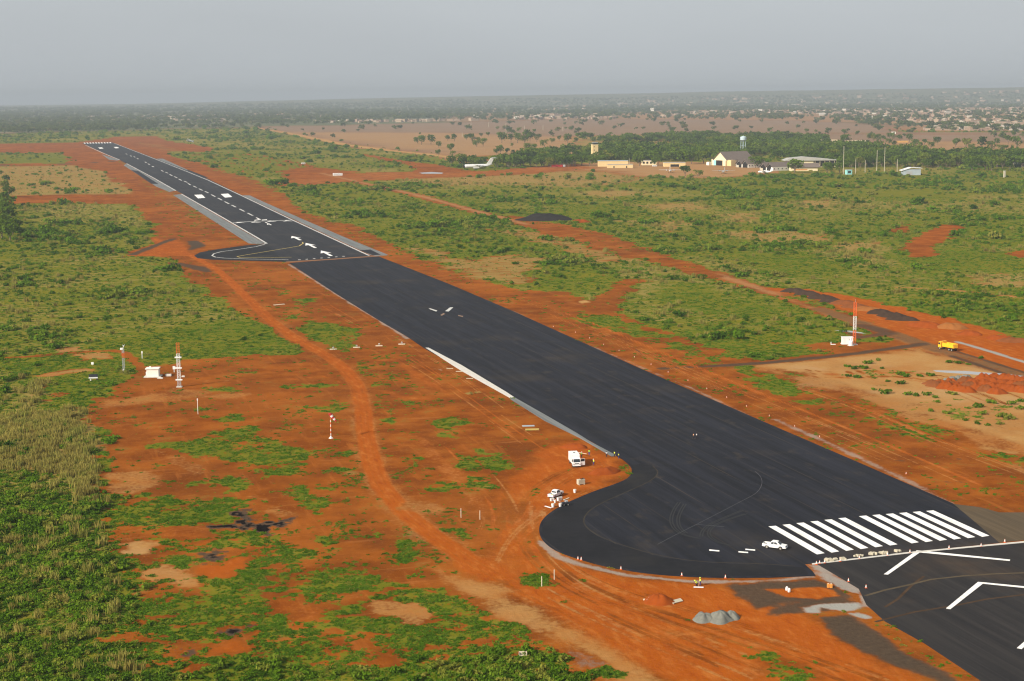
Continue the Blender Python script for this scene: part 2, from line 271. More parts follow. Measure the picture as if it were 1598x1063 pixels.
area([(840,700),(900,690),(960,715),(975,740),(900,770),(850,800),(835,820),(840,850),(900,880),(1000,900),(1100,910),(1150,930),(1250,960),(1400,1040),(1500,1090),(1300,1200),(1050,1063),(930,990),(850,930),(790,860),(790,800),(810,750)], 4, 5, 12, k=.85)
line([(800,820),(815,850),(860,885),(960,925),(1080,960),(1200,1005),(1330,1060)], 4, 2, 2, 10, k=1)
area([(790,770),(830,740),(840,790),(815,850),(795,900),(790,830)], 3, 4, 8, k=.6, t=.2)
area([(700,905),(790,920),(880,965),(1000,1030),(1100,1090),(1000,1100),(900,1025),(800,975),(740,940)], 3, 4, 8, k=.25, t=.62)
area(x3([(880,700),(1250,850),(1575,1000),(1500,1063),(1300,960),(1000,800)]), 2, 4, 6, t=.35, k=.3)
tracks([(850,800),(845,845),(880,890),(960,930),(1080,965),(1220,1010),(1400,1075)], 26, 5, 1)
tracks([(800,780),(800,840),(850,905),(950,955),(1080,1010),(1220,1070)], 18, 6, 2)
tracks([(960,760),(890,790),(830,830),(800,880)], 10, 4, 3); tracks([(960,720),(900,730),(840,760),(800,820)], 12, 5, 4)
tracks([(1060,640),(1000,600),(930,560),(840,500),(740,450),(640,400)][::-1], 0, 3, 5)
tracks([(1500,760),(1400,715),(1300,672),(1200,630),(1100,588),(1000,545),(900,502),(800,462)], 22, 6, 6)
tracks([(640,560),(720,610),(790,660),(850,700)], 12, 7, 7); tracks([(500,470),(560,505),(620,540),(690,585),(760,640)], 12, 6, 8)
tracks([(1560,880),(1300,1000),(1250,965)], 0, 3, 9); tracks([(300,600),(430,600),(540,590)], 10, 9, 10); tracks([(700,700),(760,760),(790,820),(740,860)], 8, 5, 11)
P(x3([(60,430),(150,410),(240,450),(190,490),(100,460)]), .95); P(x3([(310,510),(360,520),(340,530)]), .8); P(x3([(480,1030),(580,990),(740,1020),(620,1063)]), .95, .3)
P(x3([(1470,930),(1575,925),(1575,960)]), .8); P(x4([(50,965),(190,975),(180,995)]), .8); P(x4([(230,1010),(280,1015),(260,1030)]), .8)
P(x3([(0,720),(60,730),(130,760),(220,770),(60,780)]), .8); P(x3([(60,800),(200,800),(180,820),(60,830)]), .8); P(x3([(220,850),(380,840),(370,860)]), .7)
area(x3([(330,880),(440,880),(560,960),(480,1000),(380,960)]), 1, 2, 4, y=.4, a=.3)
line([(843,845),(868,868),(902,880),(978,898),(1079,908),(1200,908),(1265,900)], 2.2, .6, .5, 5, y=.65, t=.3)
line([(1488,788),(1420,752),(1340,714),(1290,690),(1210,655)], 2.6, .8, .8, 5, y=.5, t=.2)
line(z7([(0,335),(300,480),(600,600),(880,720),(1100,810),(1575,1040)]), 1.6, .6, .8, 5, y=.45)
line(z6([(200,50),(480,225),(740,385),(930,505)]), 2.2, .6, .8, 5, y=.6)
area(x3([(1310,480),(1400,460),(1600,455),(1850,440),(2000,480),(2080,540),(1800,580),(1600,600),(1500,620),(1370,540)]), 1.2, 1.6, 4, a=.78)
area(x4([(330,670),(500,665),(600,720),(830,880),(1100,1010),(1160,1063),(1200,1120),(1050,1063),(870,1000),(560,870),(400,780)]), 1, 1, 4, a=.85)
area(x4([(0,660),(0,620),(220,560),(460,555),(590,600),(330,640),(180,650)]), 1, 1.4, 4, a=.75)
area(x4([(200,610),(310,590),(340,588),(420,585),(560,583),(588,605),(540,630),(480,640),(560,640),(635,672),(600,680),(520,660),(440,635),(330,612),(310,640),(230,645)]), .5, .8, 2.5, y=1)
area(x4([(230,345),(330,345),(420,420),(560,500),(600,600),(690,610),(560,530),(440,500),(330,430)]), .8, 1.6, 3, y=.8, t=.2)
area(x4([(0,500),(140,490),(330,480),(420,500),(460,545),(300,560),(100,545)]), .8, 1.2, 3, k=.9)

def seg_dist(xy, a, b):
    d = b - a; L2 = max(float(d @ d), 1e-9)
    t = np.clip(((xy - a) @ d) / L2, 0, 1)
    return np.hypot(xy[:, 0] - (a[0] + t*d[0]), xy[:, 1] - (a[1] + t*d[1]))
def inside(xy, poly):
    c = np.zeros(len(xy), bool); n = len(poly); x, y = xy[:, 0], xy[:, 1]
    for i in range(n):
        x0, y0 = poly[i]; x1_, y1_ = poly[(i+1) % n]
        if y0 == y1_: continue
        c ^= ((y0 > y) != (y1_ > y)) & (x < (x1_-x0)*(y-y0)/(y1_-y0) + x0)
    return c
def cover(xy):
    xy = np.asarray(xy, float); f = np.zeros((len(xy), 9)); f[:, GREEN] = 1.15; f[:, DRY] = .46 + .9*(.5 - fbm(xy[:, 0], xy[:, 1], 130, 3, 41)); f[:, SCRUB] = 1
    for L in LAYERS:
        kind, pts, soft, jit, jsc, v = L[:6]
        wdt = L[6] if kind == 'l' else 0
        soft = soft*1.5; m = soft + jit*1.3 + wdt
        lo, hi = pts.min(0) - m, pts.max(0) + m
        idx = np.nonzero((xy[:, 0] > lo[0]) & (xy[:, 0] < hi[0]) & (xy[:, 1] > lo[1]) & (xy[:, 1] < hi[1]))[0]
        if len(idx) == 0: continue
        q = xy[idx]; n = len(pts)
        d = np.full(len(q), 1e9)
        for i in range(n if kind == 'p' else n-1):
            d = np.minimum(d, seg_dist(q, pts[i], pts[(i+1) % n]))
        if kind == 'p': d = np.where(inside(q, pts), d, -d)
        else: d = wdt/2 - d
        near = np.abs(d) < m
        jn = np.zeros(len(q))
        if near.any(): jn[near] = (fbm(q[near, 0], q[near, 1], jsc, 5, 11) - .5) * 2.4 * jit
        w = sstep(-soft, soft, d + jn)[:, None]
        tgt = np.zeros(9)
        for k, val in v.items(): tgt[F[k]] = val
        f[idx] = f[idx]*(1-w) + tgt*w
    return f
PAVED = []
def bare(xy):
    m = np.zeros(len(xy), bool)
    for p in PAVED: m |= inside(xy, p)
    return m
def patch(xy):                                         # noise that breaks turf into tussocks and bare spots
    return .42*fbm(xy[:, 0]*.8, xy[:, 1], 9, 4, 31) + .34*fbm(xy[:, 0]*.8, xy[:, 1]*1.2, 2.6, 2, 57) + .24*fbm(xy[:, 0], xy[:, 1], .9, 2, 63)

# ------------------------------------------------------------------ node helpers
def newmat(name):
    m = bpy.data.materials.new(name); m.use_nodes = True; t = m.node_tree; t.nodes.clear()
    o = t.nodes.new('ShaderNodeOutputMaterial'); b = t.nodes.new('ShaderNodeBsdfPrincipled')
    t.links.new(b.outputs[0], o.inputs[0]); return m, t, b
def N(t, typ, ins=(), **kw):
    n = t.nodes.new(typ)
    for k, v in kw.items(): setattr(n, k, v)
    for i, v in (ins.items() if isinstance(ins, dict) else enumerate(ins)):
        if v is None: continue
        if hasattr(v, 'is_output') or isinstance(v, bpy.types.NodeSocket): t.links.new(v, n.inputs[i])
        else: n.inputs[i].default_value = v
    return n
def noise(t, vec, scale, detail=4, rough=.55):
    n = N(t, 'ShaderNodeTexNoise'); n.inputs['Scale'].default_value = scale; n.inputs['Detail'].default_value = detail
    n.inputs['Roughness'].default_value = rough; t.links.new(vec, n.inputs['Vector']); return n.outputs['Fac']
def mixc(t, f, a, b, mode='MIX'):
    n = t.nodes.new('ShaderNodeMixRGB'); n.blend_type = mode
    for i, v in enumerate((f, a, b)):
        if isinstance(v, bpy.types.NodeSocket): t.links.new(v, n.inputs[i])
        else: n.inputs[i].default_value = v if i == 0 else (*v, 1)
    return n.outputs[0]
def mth(t, op, a, b=None, c=None, clamp=False):
    n = t.nodes.new('ShaderNodeMath'); n.operation = op; n.use_clamp = clamp
    for i, v in enumerate((a, b, c)):
        if v is None: continue
        if isinstance(v, bpy.types.NodeSocket): t.links.new(v, n.inputs[i])
        else: n.inputs[i].default_value = v
    return n.outputs[0]
def ramp(t, f, a, b):
    n = t.nodes.new('ShaderNodeMapRange'); n.clamp = True; n.interpolation_type = 'SMOOTHSTEP'
    t.links.new(f, n.inputs[0]); n.inputs[1].default_value = a; n.inputs[2].default_value = b; return n.outputs[0]
def mapping(t, vec, scale, rot=0):
    n = t.nodes.new('ShaderNodeMapping'); t.links.new(vec, n.inputs[0]); n.inputs['Scale'].default_value = scale
    n.inputs['Rotation'].default_value = (0, 0, rot); return n.outputs[0]
def flat(name, col, rough=.6, var=.18, scale=1.5, metal=0.0, spec=.3):
    m, t, b = newmat(name); tc = N(t, 'ShaderNodeTexCoord')
    n = noise(t, tc.outputs['Object'], scale, 5)
    c = mixc(t, n, tuple(x*(1-var) for x in col), tuple(min(1, x*(1+var)) for x in col))
    t.links.new(c, b.inputs['Base Color']); b.inputs['Roughness'].default_value = rough
    b.inputs['Metallic'].default_value = metal; b.inputs['Specular IOR Level'].default_value = spec if rough < .84 else .03
    return m

# ------------------------------------------------------------------ ground sheet
def ground_material():
    m, t, b = newmat('laterite_ground'); tc = N(t, 'ShaderNodeTexCoord'); P_ = tc.outputs['Object']
    A = N(t, 'ShaderNodeAttribute', attribute_name='coverA'); B = N(t, 'ShaderNodeAttribute', attribute_name='coverB')
    sa = N(t, 'ShaderNodeSeparateColor', [A.outputs['Color']]); sb = N(t, 'ShaderNodeSeparateColor', [B.outputs['Color']])
    g, d, tn = sa.outputs[0], sa.outputs[1], sa.outputs[2]; k = A.outputs['Alpha']
    dk, br, gy = sb.outputs[0], sb.outputs[1], sb.outputs[2]; wd = B.outputs['Alpha']
    n1 = noise(t, P_, .012, 6); n2 = noise(t, P_, .085, 7, .62); n3 = noise(t, P_, .9, 5, .62); n4 = noise(t, P_, 4.0, 4, .65); n5 = noise(t, P_, .03, 7, .65)
    nx = mth(t, 'ADD', mth(t, 'MULTIPLY', mth(t, 'SUBTRACT', n3, .5), .9), mth(t, 'MULTIPLY', mth(t, 'SUBTRACT', n2, .5), 1.0))
    wheel = noise(t, mapping(t, P_, (.35, .035, 1), R(25)), 1.0, 5, .6); wheel2 = noise(t, mapping(t, P_, (.05, .5, 1), R(-8)), 1.0, 5, .6)
    soil = mixc(t, ramp(t, n2, .33, .67), (.155, .040, .0045), (.268, .078, .0090))
    soil = mixc(t, mth(t, 'MULTIPLY', ramp(t, n5, .42, .66), .65), soil, (.110, .033, .006))
    soil = mixc(t, mth(t, 'MULTIPLY', ramp(t, n1, .50, .66), .5), soil, (.29, .090, .013))
    soil = mixc(t, mth(t, 'MULTIPLY', ramp(t, n3, .55, .76), .55), soil, (.33, .125, .030))
    soil = mixc(t, mth(t, 'MULTIPLY', ramp(t, wheel, .56, .70), .40), soil, (.33, .105, .020))
    soil = mixc(t, mth(t, 'MULTIPLY', ramp(t, wheel2, .58, .72), .36), soil, (.35, .140, .040))
    soil = mixc(t, mth(t, 'MULTIPLY', ramp(t, n4, .58, .75), .45), soil, (.42, .185, .055))
    soil = mixc(t, mth(t, 'MULTIPLY', ramp(t, n4, .40, .25), .40), soil, (.085, .022, .005))
    soil = mixc(t, mth(t, 'MULTIPLY', ramp(t, mth(t, 'ADD', n2, mth(t, 'MULTIPLY', n3, .3)), .74, .86), .5), soil, (.15, .115, .025))
    streak = noise(t, mapping(t, P_, (.5, .16, 1), R(-35)), 1.0, 6)
    trk = mixc(t, n2, (.240, .052, .0045), (.345, .086, .0085))
    trk = mixc(t, mth(t, 'MULTIPLY', ramp(t, streak, .48, .72), .42), trk, (.44, .165, .035))
    trk = mixc(t, mth(t, 'MULTIPLY', ramp(t, streak, .45, .28), .6), trk, (.21, .040, .004))
    trk = mixc(t, mth(t, 'MULTIPLY', ramp(t, n5, .5, .7), .45), trk, (.22, .055, .008))
    trk = mixc(t, mth(t, 'MULTIPLY', ramp(t, n4, .58, .78), .22), trk, (.48, .21, .06))
    c = mixc(t, ramp(t, mth(t, 'ADD', k, mth(t, 'MULTIPLY', nx, .40)), .18, .80), soil, trk)
    sand = mixc(t, n3, (.28, .150, .050), (.46, .275, .100))
    sand = mixc(t, mth(t, 'MULTIPLY', ramp(t, n2, .42, .68), .6), sand, (.32, .145, .042))
    sand = mixc(t, mth(t, 'MULTIPLY', ramp(t, n5, .5, .7), .5), sand, (.42, .275, .14))
    c = mixc(t, mth(t, 'MULTIPLY', tn, ramp(t, mth(t, 'ADD', tn, mth(t, 'MULTIPLY', nx, 1.1)), .12, .55)), c, sand)
    brn = mixc(t, noise(t, mapping(t, P_, (.4, 1.4, 1)), .02, 7), (.14, .098, .064), (.27, .192, .125))
    c = mixc(t, mth(t, 'MULTIPLY', br, .85), c, brn)
    gb = mth(t, 'ADD', g, mth(t, 'MULTIPLY', nx, 1.1))
    gcol = mixc(t, n4, (.046, .094, .006), (.110, .195, .011))
    gcol = mixc(t, mth(t, 'MULTIPLY', ramp(t, n2, .45, .72), .5), gcol, (.150, .158, .018))
    c = mixc(t, mth(t, 'MULTIPLY', ramp(t, gb, .36, .66), .72), c, gcol)
    db = mth(t, 'ADD', d, mth(t, 'MULTIPLY', mth(t, 'SUBTRACT', noise(t, mapping(t, P_, (.3, 1, 1)), .25, 6), .5), 1.5))
    dcol = mixc(t, n3, (.15, .105, .026), (.33, .24, .075))
    c = mixc(t, mth(t, 'MULTIPLY', ramp(t, db, .42, .85), .85), c, dcol)
    wcol = mixc(t, n1, (.060, .080, .034), (.13, .13, .065))
    wcol = mixc(t, ramp(t, noise(t, P_, .006, 6), .55, .68), wcol, (.26, .185, .11))
    c = mixc(t, wd, c, wcol)
    gcol2 = mixc(t, n4, (.17, .165, .145), (.36, .35, .32)); c = mixc(t, mth(t, 'MULTIPLY', gy, ramp(t, mth(t, 'ADD', gy, mth(t, 'MULTIPLY', nx, 1.2)), .15, .6)), c, gcol2)
    dcol2 = mixc(t, ramp(t, dk, .86, .98), mixc(t, n3, (.030, .025, .020), (.085, .064, .043)), mixc(t, n3, (.003, .003, .003), (.012, .010, .009)))
    db2 = ramp(t, mth(t, 'ADD', dk, mth(t, 'MULTIPLY', nx, .9)), .10, .62)
    c = mixc(t, mth(t, 'MULTIPLY', mth(t, 'POWER', dk, .35), db2, clamp=True), c, dcol2)
    t.links.new(c, b.inputs['Base Color']); b.inputs['Roughness'].default_value = 1; b.inputs['Specular IOR Level'].default_value = 0
    bp = N(t, 'ShaderNodeBump'); bp.inputs['Strength'].default_value = .55; bp.inputs['Distance'].default_value = .35
    h = mth(t, 'ADD', n3, mth(t, 'MULTIPLY', n4, .35)); t.links.new(h, bp.inputs['Height'])
    t.links.new(bp.outputs[0], b.inputs['Normal']); return m

def hills(x, y):
    r = np.hypot(x - CX, y - CY); az = np.arctan2(x - CX, y - CY)       # bearing right of +Y
    k = sstep(12000, 18500, r)
    hgt = np.interp(np.degrees(az), [-6, -2, 4, 8, 13, 17.6, 27, 36, 60], [0, 4, 14, 38, 68, 88, 122, 138, 90])
    return k * hgt * (.94 + .12*fbm(az*14, r*.00012, .5, 4, 5))
def link(name, me, mat=None, parent=None):
    o = bpy.data.objects.new(name, me); COL.objects.link(o)
    if mat: me.materials.append(mat)
    if parent: o.parent = parent
    return o
def build_ground():
    a0 = math.atan2(FW[0], FW[1]); fine = np.linspace(-R(21.5), R(21.5), 860)
    side = np.geomspace(R(.06), R(180-21.5), 46)
    az = np.concatenate([(a0 + fine[0] - side)[::-1], a0 + fine, (a0 + fine[-1] + side)[:-1]])
    inv = np.linspace(1/225., 1/5200., 780)
    rr = np.concatenate([[25, 80, 140, 190], 1/inv, np.geomspace(5400, 22500, 70)])
    na, nr = len(az), len(rr)
    AZ, RR = np.meshgrid(az, rr)
    x = CX + RR*np.sin(AZ); y = CY + RR*np.cos(AZ); z = hills(x, y)
    xy = np.stack([x.ravel(), y.ravel()], 1)
    co = np.concatenate([np.stack([x.ravel(), y.ravel(), z.ravel()], 1), [[CX, CY, 0]]])
    i = np.arange(nr-1)[:, None]*na; j = np.arange(na); j2 = (j+1) % na
    q = np.stack([(i + j).ravel(), (i + na + j).ravel(), (i + na + j2).ravel(), (i + j2).ravel()], 1)[:, ::-1]
    cen = nr*na; tri = np.stack([np.full(na, cen), j, j2], 1)[:, ::-1]
    me = bpy.data.meshes.new('ground'); me.vertices.add(len(co)); me.vertices.foreach_set('co', co.ravel())
    nl = q.size + tri.size; me.loops.add(nl); me.loops.foreach_set('vertex_index', np.concatenate([q.ravel(), tri.ravel()]))
    me.polygons.add(len(q) + len(tri))
    st = np.concatenate([np.arange(len(q))*4, q.size + np.arange(len(tri))*3]); me.polygons.foreach_set('loop_start', st)
    me.update(); me.validate()
    f = np.concatenate([cover(xy), np.zeros((1, 9))])
    pn = np.concatenate([patch(xy), [0.5]])
    gg = f[:, GREEN]; pg = sstep(.30, .70, gg - .06 + 2.3*(pn - .5)) * (gg > .02)
    f[:, GREEN] = np.where(gg > .02, pg*(.72 + .28*np.clip(f[:, SCRUB]*1.5, 0, 1)), 0)
    A = me.attributes.new('coverA', 'FLOAT_COLOR', 'POINT'); A.data.foreach_set('color', np.ascontiguousarray(f[:, [0, 1, 2, 3]]).ravel())
    B = me.attributes.new('coverB', 'FLOAT_COLOR', 'POINT'); B.data.foreach_set('color', np.ascontiguousarray(f[:, [4, 5, 6, 7]]).ravel())
    o = link('ground', me, ground_material()); o['kind'] = 'structure'
    if me.polygons[0].normal.z < 0: me.flip_normals()
    return o
build_ground()

# ------------------------------------------------------------------ mesh builder
class MB:
    def __init__(s): s.v = []; s.f = []
    def add(s, v, f):
        n = len(s.v); s.v += [tuple(p) for p in v]; s.f += [tuple(n+i for i in q) for q in f]; return s
    def box(s, c, size, rz=0, rx=0, ry=0):
        x, y, z = (k/2 for k in size); m = Matrix.Rotation(rz, 3, 'Z') @ Matrix.Rotation(ry, 3, 'Y') @ Matrix.Rotation(rx, 3, 'X')
        vs = [Vector(c) + m @ Vector((i*x, j*y, k*z)) for k in (-1, 1) for j in (-1, 1) for i in (-1, 1)]
        return s.add(vs, [(0,2,3,1),(4,5,7,6),(0,1,5,4),(2,6,7,3),(0,4,6,2),(1,3,7,5)])
    def prism(s, poly, z0, z1, xf=None):               # outline in x,y raised along z (xf maps each point)
        n = len(poly); vs = [(x, y, z0) for x, y in poly] + [(x, y, z1) for x, y in poly]
        if xf: vs = [xf(*p) for p in vs]
        return s.add(vs, [tuple(range(n))[::-1], tuple(range(n, 2*n))] + [(i, (i+1) % n, n+(i+1) % n, n+i) for i in range(n)])
    def side(s, poly, y0, y1):                         # outline in x,z raised along y
        return s.prism(poly, y0, y1, lambda a, b, c: (a, c, b))
    def tube(s, a, b, r, r2=None, n=8):
        a, b = Vector(a), Vector(b); r2 = r if r2 is None else r2; d = (b-a).normalized()
        u = d.orthogonal().normalized(); w = d.cross(u)
        vs = [p + (u*math.cos(2*math.pi*i/n) + w*math.sin(2*math.pi*i/n))*q for p, q in ((a, r), (b, r2)) for i in range(n)]
        return s.add(vs, [(i, (i+1) % n, n+(i+1) % n, n+i) for i in range(n)] + [tuple(range(n))[::-1], tuple(range(n, 2*n))])
    def lathe(s, prof, n=16, axis='Z', at=(0,0,0)):    # prof: (radius, height)
        vs = []; at = Vector(at)
        for r, h in prof:
            for i in range(n):
                a = 2*math.pi*i/n; p = (r*math.cos(a), r*math.sin(a), h)
                vs.append(at + Vector(p if axis == 'Z' else (p[2], p[0], p[1]) if axis == 'X' else (p[1], p[2], p[0])))
        fs = [(j*n+i, j*n+(i+1) % n, (j+1)*n+(i+1) % n, (j+1)*n+i) for j in range(len(prof)-1) for i in range(n)]
        fs += [tuple(range(n))[::-1], tuple(range((len(prof)-1)*n, len(prof)*n))]
        return s.add(vs, fs)
    def build(s, name, mat, parent=None, bevel=0, smooth=False):
        me = bpy.data.meshes.new(name); me.from_pydata(s.v, [], s.f)
        bm = bmesh.new(); bm.from_mesh(me); bmesh.ops.recalc_face_normals(bm, faces=bm.faces)
        ng = [f for f in bm.faces if len(f.verts) > 4]
        if ng: bmesh.ops.triangulate(bm, faces=ng)
        bm.to_mesh(me); bm.free()
        if smooth: me.polygons.foreach_set('use_smooth', [True]*len(me.polygons))
        o = link(name, me, mat, parent)
        if bevel:
            md = o.modifiers.new('bevel', 'BEVEL'); md.width = bevel; md.segments = 2; md.limit_method = 'ANGLE'; md.angle_limit = R(40)
        return o
def thing(name, label, cat, loc, rz=0, group=None, scale=1):
    o = bpy.data.objects.new(name, None); COL.objects.link(o); o.empty_display_size = 1
    o.location = loc if len(loc) == 3 else (*loc, 0); o.rotation_euler = (0, 0, rz); o.scale = (scale,)*3
    o['label'] = label; o['category'] = cat
    if group: o['group'] = group
    return o
def tag(o, label, cat, group=None):
    o['label'] = label; o['category'] = cat
    if group: o['group'] = group
    return o
def struct(o): o['kind'] = 'structure'; return o
def dup(root, loc, rz=0, label=None, scale=None, cat=None):
    c = root.copy(); COL.objects.link(c); c.location = loc if len(loc) == 3 else (*loc, 0); c.rotation_euler = (0, 0, rz)
    if label: c['label'] = label
    if scale is not None: c.scale = scale if hasattr(scale, '__len__') else (scale,)*3
    for ch in list(root.children):
        k = ch.copy(); COL.objects.link(k); k.parent = c
        for g in ch.children:
            q = g.copy(); COL.objects.link(q); q.parent = k
    return c

# ------------------------------------------------------------------ paved surfaces
def asphalt(name, dark, light, dust, stretch=True, dusty=.0, joint=0.0, end=False):
    m, t, b = newmat(name); P_ = N(t, 'ShaderNodeTexCoord').outputs['Object']
    st = noise(t, mapping(t, P_, (.45, .018, 1) if stretch else (.1, .1, 1)), 1.0, 6, .6)
    st2 = noise(t, mapping(t, P_, (2.2, .03, 1) if stretch else (.6, .6, 1)), 1.0, 4)
    blot = noise(t, P_, .03, 6); fine = noise(t, P_, 3.0, 4)
    c = mixc(t, ramp(t, st, .3, .7), dark, light)
    c = mixc(t, mth(t, 'MULTIPLY', ramp(t, st2, .5, .8), .5), c, tuple(x*1.35 for x in light))
    c = mixc(t, mth(t, 'MULTIPLY', ramp(t, st2, .46, .25), .45), c, tuple(x*.7 for x in dark))
    c = mixc(t, mth(t, 'MULTIPLY', ramp(t, blot, .52, .75), .45 + dusty), c, dust)
    c = mixc(t, mth(t, 'MULTIPLY', fine, .25), c, tuple(x*.55 for x in dark))
    spk = ramp(t, noise(t, P_, .8, 6, .75), .70, .76); c = mixc(t, mth(t, 'MULTIPLY', spk, .35), c, dust)
    sx = N(t, 'ShaderNodeSeparateXYZ', [P_])
    if joint:
        fr = mth(t, 'FRACT', mth(t, 'DIVIDE', mth(t, 'ADD', sx.outputs[0], mth(t, 'MULTIPLY', mth(t, 'SUBTRACT', blot, .5), .5)), joint))
        ln = mth(t, 'GREATER_THAN', mth(t, 'ABSOLUTE', mth(t, 'SUBTRACT', fr, .5)), .5 - .16/joint)
        wear = ramp(t, noise(t, mapping(t, P_, (.25, .02, 1)), 1.0, 4), .45, .68)
        c = mixc(t, mth(t, 'MULTIPLY', mth(t, 'MULTIPLY', ln, wear), .6), c, dust)
        ly = noise(t, mapping(t, P_, (1/joint*.9, .004, 1)), 1.0, 1); c = mixc(t, mth(t, 'MULTIPLY', ramp(t, ly, .5, .62), .35), c, tuple(x*.72 for x in dark))
    if end:
        e_ = mth(t, 'MULTIPLY', ramp(t, sx.outputs[1], 26, -2), mth(t, 'ADD', .25, ramp(t, blot, .38, .62)))
        e_ = mth(t, 'MULTIPLY', e_, ramp(t, sx.outputs[0], -34, 16)); c = mixc(t, mth(t, 'MULTIPLY', e_, .75, clamp=True), c, (.085, .062, .040))
        tip = ramp(t, noise(t, mapping(t, P_, (.18, .10, 1), R(30)), 1.0, 6, .65), .54, .72); c = mixc(t, mth(t, 'MULTIPLY', tip, .35), c, dust)
    t.links.new(c, b.inputs['Base Color']); b.inputs['Roughness'].default_value = .85; b.inputs['Specular IOR Level'].default_value = .10
    return m
M_NEW = asphalt('fresh_asphalt', (.0085, .0093, .0130), (.0185, .0200, .0285), (.056, .043, .029), joint=4.6, end=True)
M_OLD = asphalt('runway_asphalt', (.015, .016, .020), (.027, .027, .032), (.072, .060, .046), joint=5.6)
M_PAD = asphalt('rolled_asphalt', (.0085, .0088, .011), (.0150, .0150, .0180), (.055, .047, .036), stretch=False)
M_DUST = asphalt('dusty_asphalt', (.070, .052, .032), (.105, .076, .045), (.14, .088, .045), dusty=.2)
M_OVER = asphalt('overrun_asphalt', (.0165, .0155, .0165), (.030, .027, .026), (.085, .052, .028), dusty=.12, stretch=True)
M_SHO = asphalt('shoulder_asphalt', (.12, .128, .128), (.18, .19, .19), (.22, .20, .17))
M_CONC = flat('kerb_concrete', (.50, .48, .44), .9, .25, .8)
def worn_paint(name, col, dirt, amt):
    m, t, b = newmat(name); P_ = N(t, 'ShaderNodeTexCoord').outputs['Object']
    w = ramp(t, noise(t, P_, 1.4, 8, .72), .52, .74); w2 = ramp(t, noise(t, mapping(t, P_, (1.2, .08, 1)), 1.0, 5), .50, .70)
    c = mixc(t, mth(t, 'MULTIPLY', w, amt), col, dirt); c = mixc(t, mth(t, 'MULTIPLY', w2, amt*.6), c, dirt)
    t.links.new(c, b.inputs['Base Color']); b.inputs['Roughness'].default_value = .7; b.inputs['Specular IOR Level'].default_value = .1; return m
M_PAINT = worn_paint('white_road_paint', (.74, .73, .71), (.36, .31, .25), .55)
M_PAINT_OLD = worn_paint('worn_white_paint', (.50, .50, .48), (.14, .13, .12), .8)
M_YEL = flat('yellow_road_paint', (.42, .32, .09), .7, .2, .5)
def sheet(name, pts, z, mat, parent=None, base=-.05):
    w = [Vector((*p, z)) for p in pts]
    if parent is None: PAVED.append(np.array(pts))
    o = MB().prism([(p.x, p.y) for p in w], base, z).build(name, mat, parent)
    return o
def strip(pts, half):
    out, back = [], []
    for i, p in enumerate(pts):
        a = Vector(pts[max(0, i-1)]); b = Vector(pts[min(len(pts)-1, i+1)]); d = (b-a).normalized(); nrm = Vector((-d.y, d.x))
        out.append(tuple(Vector(p) + nrm*half)); back.append(tuple(Vector(p) - nrm*half))
    return out + back[::-1]
def chaikin(p, it=2):
    for _ in range(it):
        q = [p[0]]
        for a, b in zip(p, p[1:]):
            q += [(.75*a[0]+.25*b[0], .75*a[1]+.25*b[1]), (.25*a[0]+.75*b[0], .25*a[1]+.75*b[1])]
        p = q + [p[-1]]
    return p
LEFT_EDGE = [(451,410.5),(522,457),(588,498),(636,526),(664,545),(720,576),(800,622),(870,662),(922,689),(962,712)]
NOTCH = chaikin([(962,712),(976,720),(988,733),(982,746),(962,755),(932,765),(907,775),(884,785),(861,798),(847,810),(841,822),(842,836),(850,848),(868,861),(902,873),(937,883),(978,891),(1021,897),(1079,901),(1130,902.5),(1200,902)], 2)
PAD_END = [(1273,899),(1268,892),(1256,881),(1300,876),(1419,862.5),(1470,856.5),(1560,847.5)]
RIGHT_EDGE = [(1487,786),(1340,722),(1198,661),(1000,575.5),(800,485.5),(700,443),(590,400)]
new_rw = struct(sheet('new_runway', Gs(LEFT_EDGE[:-1] + NOTCH + PAD_END + RIGHT_EDGE), .06, M_NEW))
struct(sheet('dusty_runway_end', Gs([(1487,786.6),(1560,847),(1598,843),(1760,826),(1760,870),(1598,826),(1540,798)][:3] + [(1780,822),(1640,800),(1560,800),(1530,792)]), .05, M_DUST))
# rolled edge band of the turning pad, a fresh darker lift laid on top
band_o = chaikin([(985,727),(990,737),(984,748),(964,757),(934,767),(909,777),(886,787),(864,800),(851,812),(846,823),(847,836),(855,847),(872,859),(905,871),(940,881),(980,888.5),(1022,894.5),(1079,898.5),(1130,900),(1200,899),(1262,897)], 2)
band_i = chaikin([(1255,886),(1190,882),(1100,880),(1040,872),(985,858),(940,842),(915,826),(908,812),(918,798),(940,785),(975,770),(1015,752),(1030,738),(1020,727),(1000,724)], 2)
struct(sheet('turning_pad_band', Gs(band_o + band_i), .068, M_PAD, None, .03))
struct(sheet('overrun_pavement', Gs([(1274,880),(1340,919),(1352,944),(1381,970),(1442,1004),(1531,1063),(1660,1150),(2000,1350),(2200,1000),(1760,831),(1598,847.5),(1420,863.5)]), .05, M_OVER))
old_rw = struct(sheet('old_runway', Gs([(128,223.5),(187,250),(285,303),(400,371.5),(415,380.5),(445,409.5),(590,400),(578,399),(453,341),(378,305),(324,279),(292,266),(244,248),(175,222.3)]), .05, M_OLD))
struct(sheet('turning_bay', Gs([(415,380.6),(385,383),(340,389),(312,394),(303,399),(308,403),(330,405.5),(380,407),(440,408.7),(445,409.4)]), .05, M_PAD))
struct(sheet('runway_shoulder', Gs([(270,304.5),(282,303),(398,371),(414,380),(404,381),(388,380)]), .04, M_SHO))
struct(sheet('runway_shoulder', Gs(z1([(625,437),(735,472),(720,475),(670,470)])), .04, M_SHO))
struct(sheet('runway_shoulder', Gs(z1([(775,495),(1080,660),(1040,668),(960,635),(760,505)])), .04, M_SHO))
